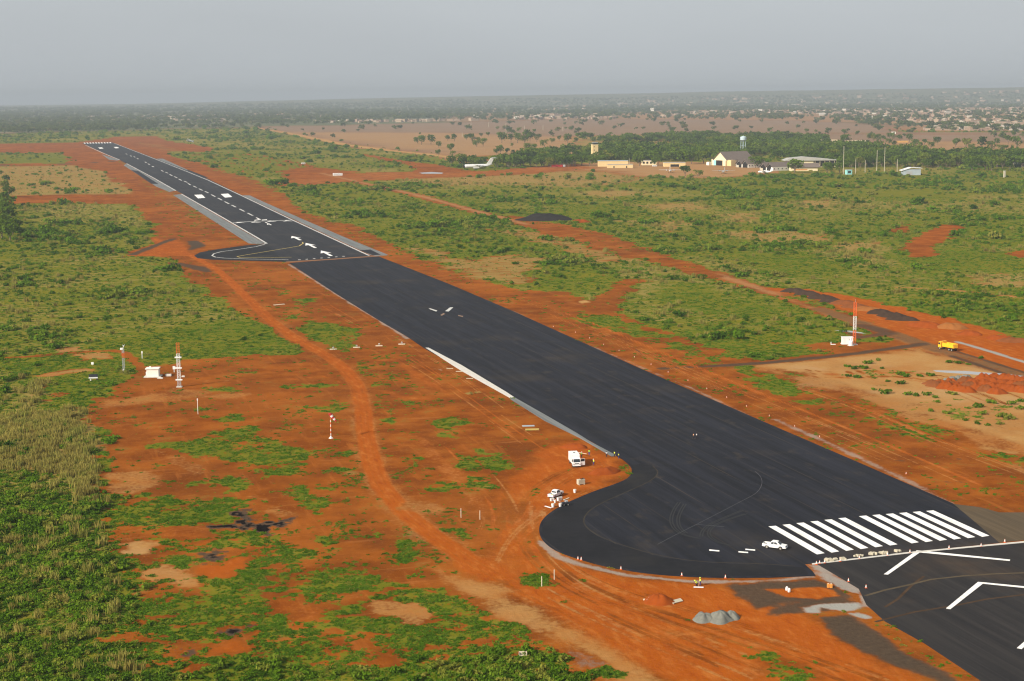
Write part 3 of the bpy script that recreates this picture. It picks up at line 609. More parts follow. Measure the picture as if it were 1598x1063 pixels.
struct(sheet('shoulder_patch', Gs(z1([(805,533),(850,540),(975,620),(930,618)])), .055, M_NEW))
struct(sheet('runway_shoulder', Gs(z1([(962,464),(1000,463),(1160,535),(1130,536)])), .04, M_SHO))
struct(sheet('shoulder_patch', Gs(z1([(1130,537),(1160,533),(1280,580),(1230,582)])), .045, M_NEW))
struct(sheet('runway_shoulder', Gs([(378,305),(390,305),(400,310),(462,337.5),(530,367),(606,398),(590,400),(578,398),(453,340)]), .04, M_SHO))
struct(sheet('shoulder_patch', Gs([(562,391),(578,389.5),(594,397.5),(582,398.5)]), .048, M_NEW))
struct(sheet('edge_slab', Gs([(664,543),(669,543),(720,570),(790,612),(802,620),(797,622),(720,579)]), .10, M_CONC))
struct(sheet('edge_slab', Gs([(796,623),(803,620.5),(860,653),(900,676),(922,690),(962,711),(955,713),(905,684),(850,657)]), .09, M_SHO))
struct(sheet('joint_kerb', Gs([(1268,881.5),(1419,864),(1598,847.3),(1700,838),(1700,836.4),(1598,845.2),(1419,862),(1267,879.8)]), .10, M_CONC))
struct(sheet('joint_slab', Gs([(447,409.8),(520,405.5),(560,402.5),(604,399.5),(604,398.6),(560,401),(520,404),(446,408.5)]), .07, flat('joint_dust', (.20,.10,.05), .9)))
# painted markings (children of their runway)
def lerp(a, b, f): return (a[0]+(b[0]-a[0])*f, a[1]+(b[1]-a[1])*f)
q4 = lambda *p: zz(1198, 660, .254)(p)
S0, S5 = q4((5,638),(50,634),(350,802),(303,810)), q4((434,588),(478,584),(797,748),(752,755))
S6, S11 = q4((560,575),(605,571),(928,735),(885,742)), q4((973,543),(1018,539),(1362,695),(1318,702))
for a, b in ((S0, S5), (S6, S11)):
    for i in range(6): sheet('threshold_stripe', Gs([lerp(p, q, i/5) for p, q in zip(a, b)]), .075, M_PAINT, new_rw, .05)
ov = bpy.data.objects['overrun_pavement']
sheet('chevron', Gs(x4([(713,408),(915,262),(957,264),(1490,318),(1486,326),(935,274),(740,410)])), .066, M_PAINT, ov, .04)
sheet('chevron', Gs(x4([(1095,618),(1292,455),(1330,458),(1575,482),(1890,515),(1886,526),(1575,492),(1322,466),(1122,623)])), .066, M_PAINT, ov, .04)
sheet('chevron', Gs(x4([(1530,862),(1740,680),(1780,682),(2300,735),(2296,746),(1772,694),(1560,868)])), .066, M_PAINT, ov, .04)
for pts in ([(1208,779),(1270,785),(1270,792),(1208,787)], [(1387,790),(1447,795),(1447,802),(1387,797)], [(1430,775),(1490,780),(1490,787),(1430,782)]):
    sheet('guide_dash', Gs(y3(pts)), .075, M_PAINT, new_rw, .05)
for pts in ([(1058,323),(1068,321),(1113,335),(1105,340)], [(1160,338),(1190,315),(1210,315),(1182,340)]):
    sheet('closed_cross_arm', Gs(z6(pts)), .075, M_PAINT_OLD, new_rw, .05)
for pts in ([(1130,362),(1150,350),(1160,355),(1140,366)], [(1240,362),(1272,368),(1268,374),(1240,367)]):
    sheet('closed_cross_arm', Gs(z6(pts)), .075, flat('lifted_marking', (.22,.15,.11), .9), new_rw, .05)
W_ = .95
ctr = [(1520,797),(1470,772),(1422,748),(1380,727),(1338,705),(1297,684),(1258,664),(1222,648),(1187,631),(1155,616),(1130,601),(1098,588),(1070,573),(1042,560),(1016,546),(990,535),(968,524)]
pts_c = Gs(z1(ctr))
for p, q in zip(pts_c, pts_c[1:]):
    a, b = Vector(p), Vector(q); e = a.lerp(b, -.02); s_ = a.lerp(b, -.62)
    sheet('centre_dash', strip([tuple(e), tuple(s_)], W_*.8), .062, M_PAINT_OLD, old_rw, .04)
far_c = Gs(z1([(945,515),(920,500),(900,488),(850,466),(830,455),(808,449),(780,437),(745,411),(720,404),(660,412),(640,405)]))
for p in far_c[:7]:
    sheet('centre_dash', strip([(p[0], p[1]), (p[0], p[1]+30)], 1.1), .062, M_PAINT_OLD, old_rw, .04)
for pts in ([(1193,686),(1240,684),(1262,704),(1217,708)], [(1356,681),(1402,678),(1427,699),(1382,703)], [(603,395),(626,394),(636,401),(614,403)], [(698,392),(720,391),(732,398),(710,400)]):
    sheet('aiming_point', Gs(z1(pts)), .063, M_PAINT, old_rw, .04)
for i in range(10):
    x = 514 + i*17.5; sheet('threshold_stripe', Gs(z1([(x,365-i*.25),(x+9,365-i*.25),(x+13,371-i*.25),(x+4,371-i*.25)])), .063, M_PAINT, old_rw, .04)
for pts in ([(525,381),(640,432),(735,471)], [(778,494),(940,580),(1080,660)], [(1115,681),(1350,815),(1575,946),(1640,985)]):
    sheet('edge_line', strip(Gs(z1(pts)), .65), .064, M_PAINT_OLD, old_rw, .03)
sheet('edge_line', strip(Gs([(178,223.5),(244,249),(292,268),(324,281),(378,306),(453,342),(576,399)]), .6), .064, M_PAINT_OLD, old_rw, .03)
q8 = zz(350, 330, 270/1598)
def arrow(tip, tail, half, mat, par):
    a, b = Vector(G(*tip)), Vector(G(*tail)); d = (b-a).normalized(); n = Vector((-d.y, d.x)); L = (b-a).length; hl = L*.52
    pts = [a, a+d*hl+n*half*3.6, a+d*hl*.80+n*half, b+n*half, b-n*half, a+d*hl*.80-n*half, a+d*hl-n*half*3.6]
    sheet('arrow', [tuple(p) for p in pts], .066, mat, par, .03)
for tip, tail in (((622,228),(703,266)), ((752,292),(842,337)), ((893,362),(988,411))):
    arrow(q8([tip])[0], q8([tail])[0], 1.0, M_PAINT, old_rw)
for tip in ((128,100),(275,96),(420,88),(570,84)):
    a = q8([tip])[0]; g0 = Vector(G(*a)); n = [(g0.x, g0.y), (g0.x+4.2, g0.y-10), (g0.x, g0.y-6), (g0.x-4.2, g0.y-10)]
    sheet('arrow_head', n, .066, M_PAINT, old_rw, .03)
sheet('threshold_bar', strip(Gs(q8([(80,102),(350,90),(620,80)])), 1.3), .065, M_PAINT_OLD, old_rw, .03)
for pts in ([(290,58),(300,57),(340,76),(330,80)], [(275,80),(330,73),(332,79),(280,86)], [(375,100),(385,99),(440,126),(425,127)], [(345,78),(395,74),(397,80),(348,84)], [(392,118),(420,112),(425,118),(398,124)]):
    sheet('numeral_stroke', Gs(q8(pts)), .066, M_PAINT, old_rw, .03)
sheet('bay_edge_line', strip(Gs([(414,380),(412.5,381.5),(400,385),(375,389),(345,393),(334,396),(331,399),(336,401.5),(350,403),(390,404.5),(450,405.5)]), .45), .066, M_PAINT_OLD, old_rw, .03)
sheet('lead_in_line', strip(Gs([(472,378),(473,380),(467,384),(450,387),(420,392),(378,399),(370,400.5),(375,402),(400,402.5),(455,401.5)]), .4), .067, M_YEL, old_rw, .03)
for i in range(7):
    sheet('threshold_light_patch', Gs(q8([(682+i*68,446-i*5.4),(704+i*68,445-i*5.4),(706+i*68,449-i*5.4),(684+i*68,450-i*5.4)])), .066, M_PAINT_OLD, old_rw, .03)
sheet('curved_scrape', strip(Gs(x4([(600,540),(720,505),(860,475),(1000,440),(1200,418),(1400,405),(1700,395)])), .35), .057, flat('tyre_dust', (.075,.058,.038), .9, .5, .3), ov, .04)
for pts in ([(660,700),(900,640),(1150,600),(1350,560),(1600,530)], [(720,610),(800,560),(880,480),(960,420)]):
    sheet('tyre_dust_trail', strip(Gs(x4(pts)), .3), .056, flat('red_tyre_dust', (.058,.036,.022), .9, .5, .3), ov, .04)
m_dust = bpy.data.materials.get('tyre_dust'); m_mark = flat('tyre_rubber_mark', (.0085,.0085,.009), .8, .4, .5)
band_edge = chaikin([(1240,884),(1190,880),(1100,878),(1040,870),(985,856),(940,840),(916,825),(909,812),(919,797),(941,784),(976,769),(1016,751),(1029,738),(1019,728)], 2)
sheet('band_joint', strip(Gs(band_edge), .16), .072, flat('joint_stain', (.040,.034,.027), .9, .5, .4), new_rw, .05)
for pts in ([(1015,490),(985,530),(962,590),(975,640),(1020,680),(1080,700),(1140,712)], [(1050,500),(1020,550),(1005,600),(1020,650),(1060,680)], [(1425,560),(1330,590),(1230,630),(1195,665),(1200,700),(1250,735),(1330,755)], [(1400,540),(1290,585),(1190,630),(1155,670),(1150,700)]):
    for dx in (0, 16): sheet('tyre_mark', strip(Gs(chaikin(y3([(x+dx, y) for x, y in pts]))), .16), .073, m_mark, new_rw, .05)
for pts in ([(890,748),(1000,690),(1200,590),(1420,475),(1490,440),(1525,400),(1535,360),(1520,325),(1490,300)], [(1130,625),(1300,640)]):
    sheet('chalk_line', strip(Gs(chaikin(y3(pts))), .035), .074, flat('chalk_string', (.11,.11,.115), .9, .3, .5), new_rw, .05)
for pts in () and ([(1250,345),(1400,410),(1500,470),(1575,525)], [(800,240),(960,245),(1080,235)], [(900,280),(960,320),(940,360)], [(700,480),(560,520)]): sheet('dust_trail', strip(Gs(y3(pts)), .55), .0725, m_dust, new_rw, .05)
# puddles
m_w, t_w, b_w = newmat('puddle_water'); b_w.inputs['Base Color'].default_value = (.30,.29,.28,1); b_w.inputs['Roughness'].default_value = .06
struct(sheet('puddle_water', Gs([(1456,578),(1506,579),(1530,581),(1566,583),(1598,587),(1700,597),(1700,602),(1598,588.8),(1566,588),(1531,585.5),(1514,584),(1480,582),(1460,580)]), .02, m_w))
struct(sheet('puddle_water', Gs([(1302,515.5),(1325,516),(1345,519),(1352,521),(1340,520),(1320,518)]), .02, m_w))
struct(sheet('puddle_water', Gs(z2([(1000,550),(1080,545),(1150,550),(1140,556),(1020,556)])), .02, m_w))
# ------------------------------------------------------------------ vegetation
def leaf_mat(name, dark, light, dry, dryness=.2, trans=.38):
    m, t, b = newmat(name); oi = N(t, 'ShaderNodeObjectInfo'); geo = N(t, 'ShaderNodeNewGeometry')
    big = noise(t, oi.outputs['Location'], .035, 3); sm = noise(t, geo.outputs['Position'], 1.3, 3)
    c = mixc(t, ramp(t, oi.outputs['Random'], 0, 1), dark, light)
    c = mixc(t, mth(t, 'MULTIPLY', ramp(t, big, .35, .7), .6), c, tuple(x*1.2 for x in light))
    c = mixc(t, mth(t, 'MULTIPLY', sm, .4), c, tuple(x*.55 for x in dark))
    k = mth(t, 'ADD', mth(t, 'MULTIPLY', big, .5), mth(t, 'MULTIPLY', oi.outputs['Random'], .5))
    c = mixc(t, mth(t, 'MULTIPLY', ramp(t, k, .72 - dryness, .80), .75), c, dry)
    t.links.new(c, b.inputs['Base Color']); b.inputs['Roughness'].default_value = .9; b.inputs['Specular IOR Level'].default_value = .03
    tr = N(t, 'ShaderNodeBsdfTranslucent'); t.links.new(c, tr.inputs[0]); mx = N(t, 'ShaderNodeMixShader'); mx.inputs[0].default_value = trans
    o = [n for n in t.nodes if n.type == 'OUTPUT_MATERIAL'][0]
    t.links.new(b.outputs[0], mx.inputs[1]); t.links.new(tr.outputs[0], mx.inputs[2]); t.links.new(mx.outputs[0], o.inputs[0])
    return m
M_BUSH = leaf_mat('bush_leaves', (.044, .098, .005), (.140, .250, .012), (.26, .215, .045), .20)
M_TURF = leaf_mat('turf_leaves', (.052, .116, .006), (.120, .226, .012), (.24, .19, .035), .10)
M_STRAW = leaf_mat('dry_grass_blades', (.22, .185, .042), (.40, .335, .085), (.15, .18, .028), .3)
M_WOOD = leaf_mat('tree_leaves', (.050, .080, .018), (.120, .155, .032), (.17, .15, .05), .06)
M_TREE = leaf_mat('grove_leaves', (.032, .070, .006), (.122, .188, .014), (.18, .17, .025), .08)
M_BARK = flat('tree_bark', (.16, .12, .085), .9, .3, 2)
def leaves(mb, rng, n, lobes, size, out=.75, flatness=1.0):
    tot = sum(l[3]**2 for l in lobes)
    for l in lobes:
        for _ in range(max(3, int(n*l[3]**2/tot))):
            d = Vector((rng.gauss(0,1), rng.gauss(0,1), rng.gauss(0,1)*.8 + .35)).normalized()
            r = l[3]*(.55 + .5*rng.random()); p = Vector(l[:3]) + Vector((d.x*r, d.y*r, d.z*r*flatness))
            if p.z < .02: p.z = .02 + .1*rng.random()
            nn = (d*out + Vector((rng.gauss(0,1), rng.gauss(0,1), rng.gauss(0,1)))*(1-out)).normalized()
            u = nn.orthogonal().normalized(); u = Matrix.Rotation(rng.random()*6.28, 3, nn) @ u; w = nn.cross(u)
            s = size*(.6 + .8*rng.random()); s2 = s*(.55+.4*rng.random())
            mb.add([p-u*s, p-w*s2+nn*s*.15, p+u*s, p+w*s2-nn*s*.1], [(0,1,2,3)])
def proto(name, mb, mat):
    me = bpy.data.meshes.new(name); me.from_pydata(mb.v, [], mb.f); me.materials.append(mat); return bpy.data.objects.new(name, me)
def bush_proto(k):
    rng = random.Random(100+k); mb = MB(); lobes = [(0,0,.35,.55)]
    for _ in range(3+k % 3):
        a = rng.random()*6.28; r = .35+.35*rng.random(); lobes.append((r*math.cos(a), r*math.sin(a), .2+.3*rng.random(), .28+.25*rng.random()))
    leaves(mb, rng, 120, lobes, .17, .6, .85); return proto('bush_kind', mb, M_BUSH)
def turf_proto(k):
    rng = random.Random(200+k); mb = MB()
    lobes = [(rng.gauss(0,.42), rng.gauss(0,.42), .06, .22+.2*rng.random()) for _ in range(6)]
    leaves(mb, rng, 60, lobes, .15, .45, .6); return proto('turf_kind', mb, M_TURF)
def straw_proto(k):
    rng = random.Random(300+k); mb = MB()
    for _ in range(46):
        x, y = rng.gauss(0,.45), rng.gauss(0,.45); a = rng.random()*6.28; h = .7+.6*rng.random(); w = .035+.03*rng.random()
        lx, ly = rng.gauss(0,.18), rng.gauss(0,.18); u = Vector((math.cos(a), math.sin(a), 0))*w
        b = Vector((x,y,0)); m_ = b + Vector((lx*.4, ly*.4, h*.6)); t_ = b + Vector((lx, ly, h))
        mb.add([b-u, b+u, m_+u*1.2, m_-u*1.2, t_+u*.5, t_-u*.5], [(0,1,2,3), (3,2,4,5)])
    return proto('straw_kind', mb, M_STRAW)
def crown_lobes(rng, H, Wd, base):
    lobes = [(0, 0, base + (H-base)*.5, Wd*.30)]
    for i in range(9):
        a = rng.random()*6.28; r = Wd*(.16+.22*rng.random()); z = base + (H-base)*(.18+.62*rng.random()); lobes.append((r*math.cos(a), r*math.sin(a), z, Wd*(.13+.10*rng.random())))
    return lobes
def crown_mb(k, H=1, Wd=1.15, base=.2, n=260, size=.055):
    rng = random.Random(400+k); mb = MB(); leaves(mb, rng, n, crown_lobes(rng, H, Wd, base), size*1.15, .55, .85); return mb
def wood_proto(k):
    mb = crown_mb(k, 1, 1.2, .12, 110, .10); return proto('tree_kind', mb, M_WOOD)
def collect(objs):
    c = bpy.data.collections.new('kinds')
    for o in objs: c.objects.link(o)
    return c
def scatter(name, pts, scl, nk, coll, label=None):
    n = len(pts); me = bpy.data.meshes.new(name); me.vertices.add(n); me.vertices.foreach_set('co', np.ascontiguousarray(pts, dtype=np.float32).ravel())
    rg = np.random.default_rng(5)
    a = me.attributes.new('scl', 'FLOAT_VECTOR', 'POINT'); a.data.foreach_set('vector', np.ascontiguousarray(scl, dtype=np.float32).ravel())
    a = me.attributes.new('rot', 'FLOAT_VECTOR', 'POINT'); rt = np.zeros((n, 3), np.float32); rt[:, 2] = rg.random(n)*6.283; a.data.foreach_set('vector', rt.ravel())
    a = me.attributes.new('kind_index', 'INT', 'POINT'); a.data.foreach_set('value', rg.integers(0, nk, n).astype(np.int32))
    o = link(name, me); o['kind'] = 'stuff'
    ng = bpy.data.node_groups.new(name, 'GeometryNodeTree')
    ng.interface.new_socket('Geometry', in_out='INPUT', socket_type='NodeSocketGeometry'); ng.interface.new_socket('Geometry', in_out='OUTPUT', socket_type='NodeSocketGeometry')
    gi = ng.nodes.new('NodeGroupInput'); go = ng.nodes.new('NodeGroupOutput'); ci = ng.nodes.new('GeometryNodeCollectionInfo'); ip = ng.nodes.new('GeometryNodeInstanceOnPoints')
    ci.inputs['Collection'].default_value = coll; ci.inputs['Separate Children'].default_value = True; ci.inputs['Reset Children'].default_value = True
    ip.inputs['Pick Instance'].default_value = True
    def att(nm, ty):
        q = ng.nodes.new('GeometryNodeInputNamedAttribute'); q.data_type = ty; q.inputs['Name'].default_value = nm
        return [s for s in q.outputs if s.enabled and s.name == 'Attribute'][0]
    ng.links.new(gi.outputs[0], ip.inputs['Points']); ng.links.new(ci.outputs[0], ip.inputs['Instance'])
    ng.links.new(att('scl', 'FLOAT_VECTOR'), ip.inputs['Scale']); ng.links.new(att('rot', 'FLOAT_VECTOR'), ip.inputs['Rotation']); ng.links.new(att('kind_index', 'INT'), ip.inputs['Instance Index'])
    ng.links.new(ip.outputs[0], go.inputs[0])
    md = o.modifiers.new('scatter', 'NODES'); md.node_group = ng
    return o
def candidates(n, r0, r1, seed, half=R(22.5)):
    rg = np.random.default_rng(seed); a0 = math.atan2(FW[0], FW[1])
    r = r0*np.exp(rg.random(n)*math.log(r1/r0)); a = a0 + (rg.random(n)*2-1)*half
    return np.stack([CX + r*np.sin(a), CY + r*np.cos(a)], 1), r, rg
def plant():
    C = lambda mk, n: collect([mk(i) for i in range(n)])
    # scrub bushes
    xy, r, rg = candidates(340000, 232, 5200, 1); f = cover(xy); pn = patch(xy); big = fbm(xy[:,0], xy[:,1], 34, 4, 77)
    dens = f[:, SCRUB]*(.12 + .88*sstep(.45, .60, big*.50 + pn*.55 + .04*f[:, SCRUB]))
    keep = rg.random(len(xy)) < np.clip(dens, 0, 1)*np.where(r < 420, .80, .36)*np.where(r < 420, 1, .30 + .70*sstep(.40, .56, fbm(xy[:,0], xy[:,1], 130, 3, 41)))
    keep &= ~bare(xy); p = xy[keep]; rr = r[keep]; b = big[keep]
    s = (.40 + .80*rg.random(len(p))**2.5 + 2.3*sstep(.52,.75,b)*rg.random(len(p))**2) * (1 + rr/1500)
    sc = np.stack([s*1.15, s*1.15, s*(.6+.8*rg.random(len(p)))], 1)
    scatter('scrub_bushes', np.c_[p, np.zeros(len(p))-.05], sc, 7, C(bush_proto, 7))
    # turf tussocks
    xy, r, rg = candidates(480000, 232, 1500, 2); f = cover(xy); pn = patch(xy)
    g = sstep(.36, .74, f[:, GREEN] - .06 + 2.3*(pn-.5))*(f[:, GREEN] > .02)*(.25+.75*sstep(.40, .62, fbm(xy[:,0], xy[:,1], 3.2, 2, 99)))
    keep = rg.random(len(xy)) < g*np.where(f[:, SCRUB] > .5, .45, .90) + (.010 + .24*sstep(.47, .68, fbm(xy[:,0], xy[:,1], 15, 3, 121))*(pn > .51))*(f[:, DARK]+f[:, TRACK]+f[:, TAN]*.7+f[:, GREY] < .35)
    keep &= ~bare(xy); p = xy[keep]; s = (.26 + .50*rg.random(len(p))**2)*(1 + r[keep]/1600)
    scatter('turf_tussocks', np.c_[p, np.zeros(len(p))-.02], np.stack([s*1.25, s*1.25, s*(.7+.5*rg.random(len(p)))], 1), 6, C(turf_proto, 6))
    # dry grass
    xy, r, rg = candidates(150000, 232, 2600, 3); f = cover(xy); pn = fbm(xy[:,0], xy[:,1], 7, 4, 91)
    d = sstep(.50, .78, f[:, DRY]*.55 + pn*.55)*np.where(f[:, DRY] > .04, 1, 0)*np.where(f[:, SCRUB] > .3, 1, .30)
    keep = rg.random(len(xy)) < d*np.where(f[:, DRY] > .72, .7, np.where((f[:, DRY] > .56) & (r < 420), .17, .14))
    keep &= ~bare(xy); p = xy[keep]; s = np.where(f[keep, SCRUB] > .3, .9, .35)*(.7+.7*rg.random(len(p)))*(1 + r[keep]/2200)
    scatter('dry_grass', np.c_[p, np.zeros(len(p))], np.stack([s, s, s*1.25], 1), 5, C(straw_proto, 5))
    # far woodland that reads as one mass
    xy, r, rg = candidates(60000, 2800, 15500, 4, R(21)); f = cover(xy); big = fbm(xy[:,0], xy[:,1], 420, 4, 13)
    dens = f[:, WOOD]*sstep(.36, .60, big+.05) + .55*np.clip(f[:, TAN]*1.6, 0, 1)*((r > 4300) | ((r > 3600) & (np.arctan2(xy[:,0]-CX, xy[:,1]-CY) > R(29))))*sstep(.38, .56, fbm(xy[:,0], xy[:,1], 260, 3, 23)) + .02*(f[:, BROWN] > .5)*(r > 3300)
    keep = rg.random(len(xy)) < dens*.55; p = xy[keep]; rr = r[keep]
    s = (7 + 9*rg.random(len(p)))*(1 + rr/26000); 
    scatter('far_woodland', np.c_[p, hills(p[:,0], p[:,1])-.5], np.stack([s*1.1, s*1.1, s*.95], 1), 6, C(wood_proto, 6))
plant()

# ------------------------------------------------------------------ trees one can tell apart
TREE_KINDS = []
def tree_kind(k):
    rng = random.Random(500+k); root = thing('tree', 'tree', 'tree', (0, 0, 0))
    tb = MB().tube((0,0,-.02), (.01,.0,.22), .035, .026, 7)
    for i in range(4):
        a = i*1.57 + rng.random(); tb.tube((.01,0,.2), (.22*math.cos(a), .22*math.sin(a), .46+.1*rng.random()), .020, .008, 5)
    tb.build('trunk', M_BARK, root); crown_mb(k, 1, 1.2 - .1*(k % 3), .20, 300, .055).build('crown', M_TREE, root)
    return root
def tree(p, h, label, group, rng, wide=1.0):
    k = rng.randrange(5)
    while len(TREE_KINDS) <= 4: TREE_KINDS.append(None)
    sc = (h*wide, h*wide, h)
    if TREE_KINDS[k] is None:
        o = tree_kind(k); TREE_KINDS[k] = o; o.location = (*p, 0); o.rotation_euler.z = rng.random()*6.28; o.scale = sc; o['label'] = label
    else: o = dup(TREE_KINDS[k], p, rng.random()*6.28, label, sc)
    o['group'] = group; return o
def trees():
    rng = random.Random(21)
    t1 = zz(640, 190, 260/1598)
    field = [(110,220,82),(75,212,60),(200,216,82),(275,250,56),(390,290,78),(270,326,58),(405,340,52),(362,184,52),(425,190,68),(540,178,52),(595,205,78),(640,243,62),(700,237,68),(660,200,50),(683,148,34),(750,146,44),(835,80,30),(860,165,54),(880,205,100),(905,120,20),(968,195,72),(1030,205,88),(1098,212,70),(1110,175,92),(1150,190,90),(1215,192,64),(1290,250,70),(1360,210,48),(1430,182,42),(1510,205,80),(1050,104,44),(1195,112,40),(1355,98,20),(1490,78,24),(1525,82,24),(1545,84,24),(830,318,62),(865,312,84),(930,308,54),(990,312,40),(1375,300,58),(1450,302,46),(1120,290,78),(1180,294,70),(980,245,38),(95,130,26),(590,84,14),(1590,205,50)]
    for x, y, h in field:
        q = t1([(x, y)])[0]; s = ppm(*q); tree(G(*q), h*.190/s, 'round dark green tree standing alone on the pale fallow field', 'scattered trees on the fallow field', rng, .95)
    q4_ = zz(1300, 150, 298/1598)
    for x, y, h in [(870,410,66),(1025,425,72),(1110,445,90),(1160,455,50),(1240,445,100),(1330,460,72),(1370,410,52),(1400,468,56),(1450,455,44),(1465,405,74),(1540,442,90),(1510,340,38),(1420,330,32),(1400,355,26),(815,440,54),(570,438,38),(510,420,46),(460,410,52),(690,430,66),(735,432,48),(765,412,52),(105,400,72),(200,330,32),(95,318,32),(325,318,20),(475,305,24),(275,238,24),(370,390,64),(420,380,50),(560,375,52),(640,380,60),(300,370,52),(500,372,58),(470,360,50),(340,378,56),(1590,350,46),(620,310,22),(285,420,34)]:
        q = q4_([(x, y)])[0]; s = ppm(*q); tree(G(*q), h*.205/s, 'broad tree standing on the open ground before the town', 'trees on the open ground before the town', rng, .95)
    t4 = zz(1198, 130, .254)
    for x, y, h in [(18,305,34),(125,320,30),(185,322,26),(237,306,28),(295,306,24),(318,318,24),(372,318,44),(470,320,36),(480,372,56),(555,315,26),(605,252,16)]:
        q = t4([(x, y)])[0]; s = ppm(*q); tree(G(*q), h*.254/s, 'small tree beside the brown plain behind the airport wood', 'small trees beside the brown plain', rng)
    for x, y, h in ((6,322,9),(12,330,8),(4,340,9),(15,349,9),(9,358,8),(20,366,8),(3,372,9),(14,308,8),(8,296,7),(11,285,6),(16,376,8)): tree(G(x,y), h*1.7, 'dark tree in the row along the left edge of the scrub', 'row of trees at the left edge', rng, 1.1)
    # trees that stand by the buildings
    for q, h, lb in [((1240,270),17,'spreading feathery tree before the low hangars'), ((1291,272),14,'dark dense tree at the end of the long shed'), ((1069,275),13,'dark round tree beside the white propeller plane'), ((1179,262),13,'green tree between the two pairs of gabled hangars'), ((998,259.5),11,'full green tree just right of the cream sheds'), ((1027,259),11,'green tree between the small cream house and the open shed'), ((1079,256),14,'tall dark tree right of the open shed'), ((1098,255),15,'tall broad tree left of the large cream hangar'), ((936,258),12,'bushy tree at the foot of the control tower'), ((920,259),12,'leafy tree left of the control tower foot'), ((1310,270),12,'round tree right of the long shed'), ((1089,276),8,'small dark tree on the apron edge right of the propeller plane')]:
        s = ppm(*q); tree(G(*q), h*1.4/s, lb, 'trees round the airport buildings', rng, 1.25)
    # wood round the airport: the front ones are things, the rest one mass
    beltpoly = np.array(Gs([(700,258),(800,252),(840,243),(905,240),(985,228),(1075,215),(1180,214),(1280,228),(1390,238),(1500,246),(1598,246),(1680,250),(1680,272),(1598,267),(1500,266),(1420,262),(1300,262),(1240,252),(1190,246),(1105,250),(1060,252),(1020,252),(985,253),(960,252.5),(930,256),(900,260),(840,262),(760,262)]))
    groves = [np.array(Gs(p)) for p in ([(985,225),(1075,210),(1180,209),(1250,212),(1290,216),(1290,226),(1180,232),(1000,236)], [(890,216),(960,212),(1000,212),(1100,210),(1100,218),(990,228),(960,228)], [(1345,226),(1360,215),(1430,213),(1425,224)])]
    lo, hi = beltpoly.min(0), beltpoly.max(0); rg = np.random.default_rng(9)
    c = rg.random((26000, 2))*(hi-lo) + lo
    ok = inside(c, beltpoly); 
    for g in groves: ok |= inside(c, g)
    # keep the buildings' footprints and the forecourt clear
    for q, rad in BUILT:
        g = G(*q); ok &= np.hypot(c[:,0]-g[0], c[:,1]-g[1]) > rad
    q_ = fbm(c[:,0], c[:,1], 60, 3, 71); far_ = np.hypot(c[:,0]-CX, c[:,1]-CY) > math.hypot(G(1100,234)[0]-CX, G(1100,234)[1]-CY)
    ok &= (q_ > .42) & ~(far_ & (q_ < .56))
    c = c[ok]; order = np.argsort(np.hypot(c[:,0]-CX, c[:,1]-CY)); c = c[order]
    grid = {}; sel = []
    for p in c:
        kx, ky = int(p[0]//14), int(p[1]//14)
        if any(math.hypot(p[0]-q[0], p[1]-q[1]) < 11.5 for i in (-1,0,1) for j in (-1,0,1) for q in grid.get((kx+i, ky+j), ())): continue
        grid.setdefault((kx, ky), []).append(p); sel.append(p)
    print('belt trees', len(sel))
    vis = []
    for i, p in enumerate(sel):
        h = rng.uniform(11, 19)
        if i < 200: tree(tuple(p), h, 'leafy tree in the front rank of the wood round the airport', 'front trees of the airport wood', rng, 1.1)
        else: vis.append((p[0], p[1], h))
    v = np.array(vis)
    scatter('airport_woodland', np.c_[v[:, :2], np.zeros(len(v))], np.stack([v[:,2]*1.15, v[:,2]*1.15, v[:,2]], 1), 6, collect([proto('tree_kind', crown_mb(20+i, 1, 1.15, .10, 220, .07), M_TREE) for i in range(6)]))
BUILT = [((928,251),9),((945,259),14),((957,259),22),((972,259),22),((1013,257),12),((1040,258),22),((1295,226.5),22),((1339,230),22),((1320,229),14),((1275,228),14),((1145,258),34),((1160,256),34),((1130,258),30),((1200,266),34),((1225,264),34),((1262,262),34),((1285,262),28),((1159,236),10),((1105,250),16),((1060,262),30),((1080,262),30),((1105,262),24)]
trees()

# ------------------------------------------------------------------ materials for built things
M_WHITE = flat('white_paintwork', (.70, .70, .69), .35, .10, .6, 0, .5)
M_WHITEWASH = flat('whitewashed_wall', (.72, .69, .62), .85, .16, .7)
M_CREAM = flat('cream_render', (.62, .47, .24), .85, .14, .25)
M_CREAM2 = flat('pale_cream_render', (.68, .58, .38), .85, .14, .25)
M_ROOF = flat('weathered_roof_sheet', (.135, .105, .088), .8, .3, .35)
M_ROOFL = flat('pale_metal_roof', (.40, .39, .36), .55, .2, .3, .2)
M_ROOFB = flat('bluish_metal_roof', (.36, .42, .46), .5, .2, .3, .2)
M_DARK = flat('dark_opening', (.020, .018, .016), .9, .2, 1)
M_GLASS = flat('dark_vehicle_glass', (.022, .028, .034), .12, .1, 1, 0, .6)
M_TYRE = flat('tyre_rubber', (.022, .021, .020), .85, .2, 4)
M_RIM = flat('wheel_rim', (.45, .42, .38), .4, .15, 3, .6)
M_STEEL = flat('galvanised_steel', (.42, .43, .44), .5, .15, 2, .4)
M_ORANGE = flat('aviation_orange_paint', (.68, .115, .020), .55, .15, 1.2)
M_RED = flat('red_cloth', (.42, .025, .022), .8, .15, 2)
M_YELLOW = flat('yellow_truck_paint', (.82, .40, .015), .45, .1, .8, 0, .4)
M_BLUEGREY = flat('pale_blue_tank_paint', (.40, .50, .54), .55, .14, .4)
M_TEAL = flat('turquoise_paint', (.25, .55, .55), .6, .15, .5)
M_DIRT = flat('dumped_red_earth', (.22, .048, .007), .95, .35, .35)
M_DIRT2 = flat('dumped_brown_earth', (.16, .052, .016), .95, .35, .35)
